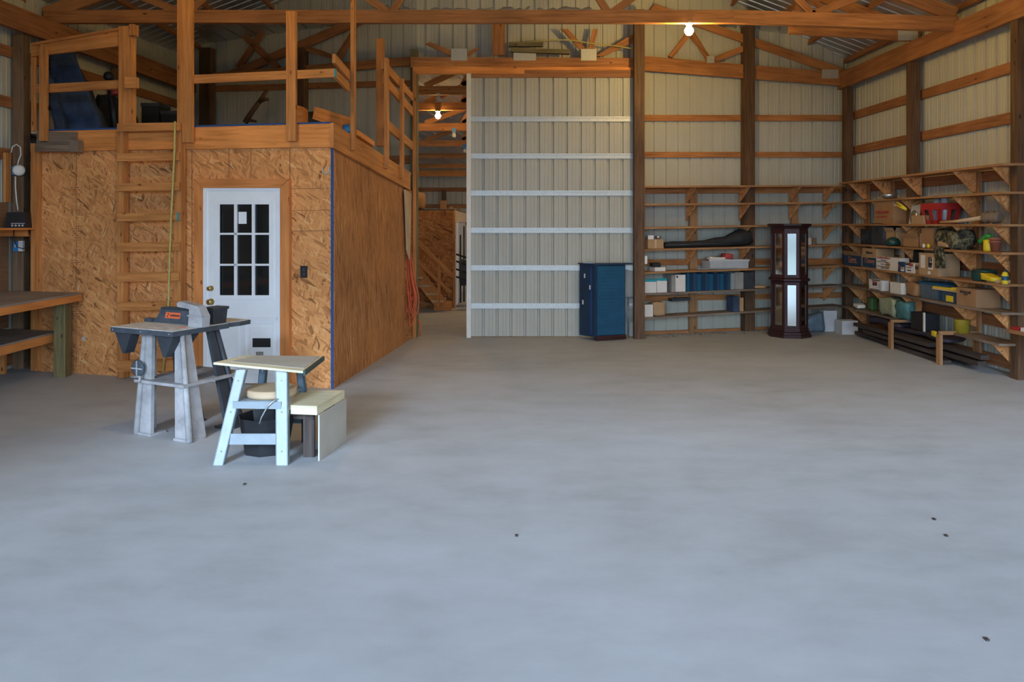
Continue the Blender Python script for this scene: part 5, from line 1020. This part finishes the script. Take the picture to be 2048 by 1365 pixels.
# ------------------------------------------------------------------ mirrored clock cabinet
cz = V(4.83, 13.2, 0); ang = math.atan2(-cz.x, cz.y)*0.55
ck = thing('curio_cabinet', 'tall dark mahogany octagonal cabinet with mirrored panes', 'cabinet', cz, None, ang)
def octo(r, z, c=0.0):
    R = r/math.cos(math.pi/8); return [V(R*math.cos(math.pi/8+i*math.pi/4), R*math.sin(math.pi/8+i*math.pi/4), z) for i in range(8)]
def ring(mb, r0, z0, r1, z1):
    a, b = octo(r0, z0), octo(r1, z1)
    for i in range(8): j = (i+1) % 8; mb.quad([a[i], a[j], b[j], b[i]])
def oslab(prof):
    mb = MB(); b = octo(prof[0][0], prof[0][1]); k = len(mb.v); mb.v += b; mb.face([k+i for i in range(8)][::-1])
    for (r0, z0), (r1, z1) in zip(prof, prof[1:]): ring(mb, r0, z0, r1, z1)
    b = octo(prof[-1][0], prof[-1][1]); k = len(mb.v); mb.v += b; mb.face([k+i for i in range(8)]); return mb
def lp(name, mb, mat, par, lab=None): return part(name, mb, mat, par, lab, world=False)
lp('base', oslab([(0.33, 0), (0.33, 0.045), (0.315, 0.05), (0.315, 0.09), (0.29, 0.10), (0.29, 0.15)]), 'mahogany', ck)
lp('belt_moulding', oslab([(0.275, 0.915), (0.31, 0.935), (0.31, 0.965), (0.275, 0.985)]), 'mahogany', ck)
lp('crown', oslab([(0.275, 1.76), (0.275, 1.79), (0.30, 1.82), (0.33, 1.845), (0.33, 1.87), (0.315, 1.875)]), 'mahogany', ck)
for (z0, z1) in ((0.15, 0.915), (0.985, 1.76)):
    ci, co_ = octo(0.245, z0), octo(0.28, z0)
    for i in range(8):
        j = (i+1) % 8; e = V(0, 0, z1-z0); mid = (co_[i]+co_[j])/2; nrm = V(mid.x, mid.y, 0).normalized(); tg = (co_[j]-co_[i]).normalized(); wdt = (co_[j]-co_[i]).length
        mb = MB()
        def blk(u0, u1, za, zb_, d0=-0.03, d1=0.0):
            o_ = co_[i]
            mb.hexa([o_+tg*(u1 if q & 1 else u0)+nrm*(d1 if not q & 2 else d0)+V(0, 0, (zb_ if q & 4 else za)-z0) for q in range(8)])
        s_ = 0.048
        blk(0.0, s_, z0, z1); blk(wdt-s_, wdt, z0, z1); blk(s_, wdt-s_, z0, z0+0.05); blk(s_, wdt-s_, z1-0.05, z1)
        fr = lp('side_frame', mb, 'mahogany', ck)
        mb = MB(); o_ = co_[i]; mb.hexa([o_+tg*((wdt-s_) if q & 1 else s_)+nrm*(-0.012 if not q & 2 else -0.02)+V(0, 0, (z1-z0-0.05) if q & 4 else 0.05) for q in range(8)]); lp('mirror_pane', mb, 'mirror', fr)

# ------------------------------------------------------------------ blue cabinet and the boards beside it
a2, a1, a3 = V(1.52, 12.60, 0), V(1.30, 12.88, 0), V(2.03, 12.80, 0)
bc = thing('blue_cabinet', 'blue painted louvred metal cabinet standing before the sliding door', 'cabinet', V(1.65, 12.75, 0))
hh = 1.215; a4 = V(1.99, 12.965, 0)
part('cabinet_body', MB().hexa([a2+V(0, 0, 0.06), a3+V(0, 0, 0.06), a1+V(0, 0, 0.06), a4+V(0, 0, 0.06), a2+V(0, 0, hh), a3+V(0, 0, hh), a1+V(0, 0, hh), a4+V(0, 0, hh)]), 'darkblue', bc)
CF = Plane((a2.x, a2.y), (a3.x, a3.y), (0, -1)); CSd = Plane((a1.x, a1.y), (a2.x, a2.y), (-1, -1))
dd = part('louvred_door', CF.bar(MB(), 0.03, 0.64, CF.len-0.02, 0.64, 1.10, 0.002, 0.014), 'bluepaint', bc)
for z in [0.2+0.055*i for i in range(18)]: part('louvre', CF.bar(MB(), 0.05, z, CF.len-0.06, z, 0.03 if z > 0.5 else 0.02, 0.0165, 0.008), 'bluepaint', dd)
part('kick_base', CF.bar(MB(), 0.0, 0.045, CF.len, 0.045, 0.07, 0.002, 0.03), 'mahogany', bc)
part('top_lid', MB().prism([a2+V(-0.02, -0.02, hh+0.001), a3+V(0.12, -0.01, hh+0.001), a4+V(0.12, 0.0, hh+0.001), a1+V(-0.03, 0.0, hh+0.001)], (0, 0, 0.02)), 'darkblue', bc)
for (t_, z) in ((0.1, 1.03), (0.22, 0.85), (0.06, 0.6)): part('sticker', CSd.bar(MB(), t_, z, t_+0.03, z, 0.07, 0.001, 0.002), 'paper', bc)
part('hinge_strip', CSd.bar(MB(), CSd.len-0.09, 0.63, CSd.len-0.09, 1.17, 0.02, 0.001, 0.006) if False else CSd.cbar(MB(), CSd.len-0.09, 0.1, CSd.len-0.09, 1.17, 0.02, 0.001, 0.006), 'bluetape', bc)
solo('folded_napkin', MB().box((1.34, 12.72, hh+0.022), (1.52, 12.86, hh+0.035)), 'paleblue', 'pale cloth lying on top of the blue cabinet', 'cloth')
solo('grey_panel_board', DP.rect(MB(), 1248, 540, 1258, 668, 0.05, 0.03), 'grey', 'tall grey board leaning between blue cabinet and big post', 'board')
bp2 = thing('leaning_rake', 'blue grey rake standing between the blue cabinet and the big post', 'rake', V(2.08, 12.86, 0)); part('handle', MB().tube([DP.pt(1257, 596, 0.11), DP.pt(1257, 676, 0.11)], 0.012, 8), 'bluegrey', bp2)
for k in range(4): part('tine', MB().tube([DP.pt(1255+3*k, 612, 0.13), DP.pt(1255+3*k, 645, 0.13)], 0.006, 6), 'paleblue', bp2)
part('cross_bar', MB().tube([DP.pt(1253, 596, 0.13), DP.pt(1266, 595, 0.13)], 0.012, 8), 'bluegrey', bp2)

# ------------------------------------------------------------------ router table
B = V(-2.84, 6.83, 0); d0 = V(-0.9, 0.436, 0).normalized(); d1 = V(0.436, 0.9, 0).normalized()
rz = math.atan2(-d0.y, -d0.x)                                  # local x runs along the front edge towards its near corner
rt = thing('router_table', 'dusty grey plastic router table on four splayed legs', 'tool table', B+d0*0.38+d1*0.4, None, rz)
TW, TD, TZ = 0.78, 0.66, 0.945
hx, hy = TW/2, 0.4
lp('table_top', MB().box((-hx, -hy, TZ-0.05), (hx, -hy+TD, TZ-0.006)), 'slate', rt, 'dark blue grey rim')
lp('work_surface', MB().box((-hx+0.006, -hy+0.006, TZ-0.006), (hx-0.006, -hy+TD-0.006, TZ)), 'dusttop', rt)
ew = thing  # noqa
lp('extension_leaf', MB().prism([V(-0.12, -hy+TD, TZ-0.045), V(hx-0.03, -hy+TD, TZ-0.045), V(hx+0.0, -hy+TD+0.14, TZ-0.045), V(hx-0.02, -hy+TD+0.3, TZ-0.045), V(-0.12, -hy+TD+0.3, TZ-0.045)], (0, 0, 0.04)), 'slate', rt)
lp('leaf_surface', MB().prism([V(-0.11, -hy+TD, TZ-0.005), V(hx-0.04, -hy+TD, TZ-0.005), V(hx-0.01, -hy+TD+0.14, TZ-0.005), V(hx-0.03, -hy+TD+0.29, TZ-0.005), V(-0.11, -hy+TD+0.29, TZ-0.005)], (0, 0, 0.004)), 'dusttop', rt)
def leg(sx, sy, mat):
    xt, yt, xb, yb = sx*0.235+0.13, -hy+TD/2+sy*0.2, sx*0.325+0.25, -hy+TD/2+sy*0.31
    mb = MB(); wt, wb = 0.095, 0.175
    # an angle section: two flanges that widen towards the floor
    for fl in (0, 1):
        q = []
        for k in range(8):
            zz = TZ-0.05 if k & 4 else 0.0; cx, cy, w_ = (xt, yt, wt) if k & 4 else (xb, yb, wb)
            a = (1 if k & 1 else 0); b_ = (1 if k & 2 else 0); th = 0.035
            if fl == 0: q.append(V(cx-sx*w_*(1-a), cy-sy*th*(1-b_), zz))
            else: q.append(V(cx-sx*th*(1-a), cy-sy*w_*1.05*(1-b_), zz))
        mb.hexa(q)
    # a raised rib on the outer corner and a foot pad
    mb.tube([V(xt, yt, TZ-0.05), V(xb, yb, 0.0)], [0.022, 0.03], 8)
    o = lp('leg', mb, mat, rt); lp('foot_pad', MB().box((xb-sx*wb-0.01 if sx > 0 else xb-0.01, yb-0.16 if sy > 0 else yb-0.01, 0.0), (xb+0.01 if sx > 0 else xb+wb+0.01, yb+0.01 if sy > 0 else yb+0.16, 0.02)), mat, o)
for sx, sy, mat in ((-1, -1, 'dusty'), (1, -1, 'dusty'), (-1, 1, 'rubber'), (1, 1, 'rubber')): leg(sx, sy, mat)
for sx in (-1, 1): lp('corner_bracket', MB().prism([V(sx*(hx-0.02), -hy+0.03, TZ-0.055), V(sx*0.16, -hy+0.03, TZ-0.055), V(sx*0.24, -hy+0.03, TZ-0.24), V(sx*0.27, -hy+0.03, TZ-0.24)], (0, 0.1, 0)), 'rubber', rt)
lp('side_bracket', MB().prism([V(hx-0.06, -hy+0.03, TZ-0.055), V(hx-0.06, -hy+0.36, TZ-0.055), V(0.33, -hy+0.2, TZ-0.22)], (-0.05, 0, 0)), 'rubber', rt)
lp('lower_tray', MB().box((-0.11, -hy+0.02, 0.46), (0.5, -hy+TD+0.1, 0.485)), 'dusty', rt)
wh = lp('crank_wheel', MB().lathe(V(-0.090, -hy+0.055, 0.58), [(0.075, 0), (0.078, 0.012), (0.06, 0.02)], 22, 0, (0, -1, 0)), 'slate', rt); lp('crank_spoke', MB().box((-0.095, -hy+0.028, 0.51), (-0.085, -hy+0.034, 0.65)), 'dusty', wh); lp('crank_spoke', MB().box((-0.16, -hy+0.028, 0.575), (-0.02, -hy+0.034, 0.585)), 'dusty', wh); lp('crank_handle', MB().tube([V(-0.150, -hy+0.03, 0.5), V(-0.030, -hy+0.02, 0.51), V(-0.020, -hy+0.0, 0.47)], 0.013, 8), 'dusty', rt)
mb = MB()
for (x, y) in ((-hx+0.03, -hy-0.001), (hx-0.04, -hy-0.001), (0.0, -hy-0.001)): mb.lathe(V(x, y, TZ-0.028), [(0.009, 0), (0.006, 0.005)], 10, 0, (0, -1, 0))
lp('bolt_head', mb, 'steel', rt)
# fence with its guard, one assembly bolted to the table
FH = 0.16
fe = lp('fence', MB().prism([V(-0.30, -0.02, TZ+0.001), V(0.3, -0.02, TZ+0.001), V(0.3, -0.02, TZ+FH), V(-0.18, -0.02, TZ+FH-0.01), V(-0.21, -0.02, TZ+0.09), V(-0.235, -0.02, TZ+0.06)], (0, 0.07, 0)), 'slate', rt)
lp('fence_foot', MB().box((-0.40, -0.03, TZ+0.001), (-0.30, 0.03, TZ+0.035)), 'slate', fe); lp('top_lip', MB().box((-0.18, -0.028, TZ+FH-0.03), (0.3, -0.0205, TZ+FH-0.012)), 'rubber', fe)
lp('orange_label', MB().prism([V(-0.13, -0.0225, TZ+0.05), V(0.06, -0.0225, TZ+0.05), V(0.075, -0.0225, TZ+0.105), V(-0.115, -0.0225, TZ+0.105)], (0, -0.002, 0)), 'orange', fe)
mb = MB(); rnd = random.Random(4); x = -0.06
while x < 0.05: w_ = rnd.uniform(0.008, 0.016); mb.box((x, -0.0262, TZ+0.068), (x+w_, -0.025, TZ+0.068+rnd.uniform(0.016, 0.022))); x += w_+0.004
mb.box((-0.105, -0.0262, TZ+0.06), (-0.09, -0.025, TZ+0.072)); mb.box((-0.09, -0.0262, TZ+0.08), (-0.076, -0.025, TZ+0.094)); lp('label_print', mb, 'print', fe)
f2 = lp('rear_fence_box', MB().hexa([(0.24, 0.1, TZ), (0.35, 0.1, TZ), (0.24, 0.26, TZ), (0.35, 0.26, TZ), (0.23, 0.09, TZ+0.13), (0.36, 0.09, TZ+0.13), (0.23, 0.27, TZ+0.13), (0.36, 0.27, TZ+0.13)]), 'rubber', fe); lp('box_rim', MB().box((0.22, 0.08, TZ+0.131), (0.37, 0.28, TZ+0.155)), 'rubber', fe)
GX = 0.13
gd = lp('dust_guard', MB().prism([V(GX+x, -0.12, TZ+z) for x, z in ((0.14, 0.001), (0.31, 0.001), (0.32, 0.1), (0.26, 0.19), (0.03, 0.225), (0.0, 0.205), (0.005, 0.175), (0.155, 0.16), (0.15, 0.1))], (0, 0.09, 0)), 'dusty', rt)
lp('guard_lip', MB().box((GX+0.14, -0.132, TZ+0.095), (GX+0.325, -0.1205, TZ+0.108)), 'dusty', gd); lp('red_tag', MB().box((0.24, -0.2, TZ+0.0005), (0.30, -0.17, TZ+0.004)), 'orange', gd)
solo('dark_upright_board', MB().board(P(452, 648, 8.3), P(455, 730, 8.0), 0.12, 0.03, (1, 0, 0)), 'darkblue', 'narrow dark blue board leaning at the door behind the router table', 'board') if False else None

# ------------------------------------------------------------------ steel work stand with its top board
ws_ = thing('work_stand', 'pale blue steel work stand with splayed legs under a flat board', 'work stand', V(-1.95, 6.4, 0))
A_, B_ = PF(443, 930), PF(567, 930)
A_ = V(-2.15, 6.1, 0); B_ = V(-1.685, 6.1, 0)
zt_ = 0.715
fl_t, fr_t = V(-1.985, 6.24, zt_), V(-1.715, 6.24, zt_)
fl_t = P(482, 738, 6.28); fr_t = P(563, 745, 6.28); fl_t.z = fr_t.z = zt_
fl_b = PF(436, 931); fr_b = PF(564, 931)
def sleg(top, bot, mat, w_=0.082):
    mb = MB(); d = (bot-top).normalized(); sx = V(1, 0, 0)
    for (u0, u1, v0, v1) in ((-w_/2, w_/2, -0.004, 0.004), (w_/2-0.008, w_/2, -0.004, 0.05), (-w_/2, -w_/2+0.008, -0.004, 0.05)):
        mb.hexa([(bot if k & 4 else top)+V(u1 if k & 1 else u0, v1 if k & 2 else v0, 0) for k in range(8)])
    o = part('leg', mb, mat, ws_)
    mb = MB()
    for f in (0.12, 0.45, 0.86): mb.lathe(top+(bot-top)*f+V(0, -0.004, 0), [(0.008, 0), (0.005, 0.004)], 8, 0, (0, -1, 0))
    part('rivet', mb, 'steel', o)
sleg(fl_t, fl_b, 'paleblue'); sleg(fr_t, fr_b, 'paleblue', 0.095)
bl_t, br_t = fl_t+V(0.06, 0.40, 0), fr_t+V(0.03, 0.40, 0); bl_b, br_b = V(-2.12, 6.86, 0), V(-1.66, 6.86, 0)
sleg(bl_t, bl_b, 'bluegrey', 0.06); sleg(br_t, br_b, 'bluegrey', 0.06)
def onleg(t_, b_, z): f = (t_.z-z)/(t_.z-b_.z); return t_+(b_-t_)*f
zz = 0.475; q = [onleg(*p_, zz) for p_ in ((fl_t, fl_b), (fr_t, fr_b), (bl_t, bl_b), (br_t, br_b))]
part('shelf_tray', MB().hexa([q[0]+V(0, 0.02, -0.01), q[1]+V(0, 0.02, -0.01), q[2]+V(0, -0.02, -0.01), q[3]+V(0, -0.02, -0.01), q[0]+V(0, 0.02, 0), q[1]+V(0, 0.02, 0), q[2]+V(0, -0.02, 0), q[3]+V(0, -0.02, 0)]), 'paleblue', ws_)
part('front_rail', MB().board(q[0]+V(0, -0.012, -0.025), q[1]+V(0, -0.012, -0.03), 0.055, 0.012), 'paleblue', ws_)
g0, g1 = onleg(fl_t, fl_b, 0.19), onleg(fr_t, fr_b, 0.19); part('lower_rail', MB().board(g0+V(0, 0.012, 0), g1+V(0, 0.012, 0), 0.085, 0.012), 'paleblue', ws_)
part('rear_rail', MB().board(onleg(bl_t, bl_b, 0.19), onleg(br_t, br_b, 0.19), 0.07, 0.012), 'bluegrey', ws_)
part('spring_wire', MB().tube([q[1]+V(-0.03, -0.03, 0.03), q[1]+V(-0.1, -0.035, -0.03), q[1]+V(-0.15, -0.035, -0.12), q[1]+V(-0.165, -0.035, -0.17)], 0.006, 6), 'steel', ws_)
# board lying on the stand
T = [P(427, 730, 6.50), P(606, 747, 6.12), P(645, 714, 6.80), P(492, 712, 6.86)]
T = [V(p.x, p.y, 0.735) for p in T]
tb = thing('top_board', 'pale plywood board with a dark edge lying on the steel stand', 'board', V(-1.9, 6.5, 0.716))
part('board_core', MB().prism([p-V(0, 0, 0.018) for p in T], (0, 0, 0.018)), 'pine', tb)
dn = (T[1]-T[2]); ex = V(0.018, 0, 0)
part('dark_edge', MB().hexa([T[1]+V(0.001, 0, -0.035), T[1]+ex+V(0, 0, -0.035), T[2]+V(0.001, 0, -0.035), T[2]+ex+V(0, 0, -0.035), T[1]+V(0.001, 0, 0.002), T[1]+ex+V(0, 0, 0.002), T[2]+V(0.001, 0, 0.002), T[2]+ex+V(0, 0, 0.002)]), 'darkgreen', tb)
ctr = sum(T, Vector())/4; part('pale_sheet', MB().prism([ctr+(p-ctr)*0.82+V(0.05, 0.02, 0.001) for p in T], (0, 0, 0.003)), 'sheet', tb)
# turned wooden disc on the tray
c = (q[0]+q[1]+q[2]+q[3])/4+V(0.02, -0.03, 0.001); solo('wooden_disc', MB().lathe(c, [(0.185, 0), (0.2, 0.01), (0.2, 0.055), (0.19, 0.065)], 32), 'tan', 'round tan wooden disc on the tray of the steel stand', 'wooden disc')
# black tub under it
c = V(-1.93, 6.52, 0.0); tbk = thing('black_tub', 'black open tub on the floor under the steel stand', 'tub', c)
mb = MB(); mb.lathe(c, [(0.18, 0.0), (0.235, 0.30), (0.225, 0.30), (0.17, 0.02)], 8); part('tub_body', mb, 'black', tbk)
# low bench of pale planks beside it
pb = thing('plank_bench', 'low pale pine bench on dark legs beside the steel stand', 'bench', V(-1.55, 7.2, 0))
z1 = 0.435; T2 = [P(572, 822, 6.05), P(634, 826, 6.02), P(690, 782, 6.8), P(580, 780, 6.8)]
def at_z(px, py, z): return PF(px, py, z)
T2 = [at_z(581, 811, z1), at_z(634, 813, z1), at_z(689, 781, z1), at_z(594, 781, z1)]
part('bench_top', MB().prism([p-V(0, 0, 0.07) for p in T2], (0, 0, 0.07)), 'pine', pb)
part('leg', MB().board(at_z(616, 826, z1-0.07)+V(0, 0.04, 0), V(at_z(616, 826, z1-0.07).x, at_z(616, 826, z1-0.07).y+0.04, 0), 0.09, 0.03, (1, 0, 0)), 'plank', pb)
part('leg', MB().board(T2[2]+V(-0.12, -0.05, -0.07), V(T2[2].x-0.12, T2[2].y-0.05, 0), 0.09, 0.03, (1, 0, 0)), 'plank', pb)
part('leg', MB().board(T2[3]+V(0.1, -0.05, -0.07), V(T2[3].x+0.1, T2[3].y-0.05, 0), 0.09, 0.03, (1, 0, 0)), 'plank', pb)
part('end_board', MB().prism([T2[1]+V(0.004, 0, -0.02), T2[2]+V(0.004, 0, -0.02), V(T2[2].x+0.004, T2[2].y-0.12, 0), V(T2[1].x+0.0, T2[1].y+0.05, 0)], (0.012, 0, 0)) if False else MB().board(T2[0]+V(0, 0.1, -0.1), T2[1]+V(-0.05, 0.1, -0.1), 0.06, 0.02), 'plank', pb)
Bn, Bf = T2[1]+V(0.006, 0.01, -0.072), T2[2]+V(0.006, -0.01, -0.072)
part('side_panel', MB().hexa([V(p.x+(0.012 if k & 1 else 0), p.y, p.z if k & 4 else 0.0) for k in range(8) for p in [Bf if k & 2 else Bn]]), 'sheet', pb)
# a few crumbs of wood on the floor
for k, (x, y, lb) in enumerate(((1868, 1040, 'tiny dark wood chip on the open floor, closer to the right wall, upper of two'), (1892, 1073, 'tiny dark wood chip on the open floor, closer to the right wall, lower of two'), (1973, 1281, 'tiny dark wood chip on the floor nearest the bottom right corner'),
                                 (1033, 1073, 'tiny dark wood chip near the middle of the open floor'), (489, 970, 'tiny dark wood chip on the floor in front of the steel stand'))):
    c = PF(x, y); solo('wood_chip', MB().box((c.x-0.008, c.y-0.012, 0), (c.x+0.008, c.y+0.012, 0.008)), 'plank', lb, 'wood chip', 'wood chips on the floor')
SC.view_settings.exposure = EXPOSURE
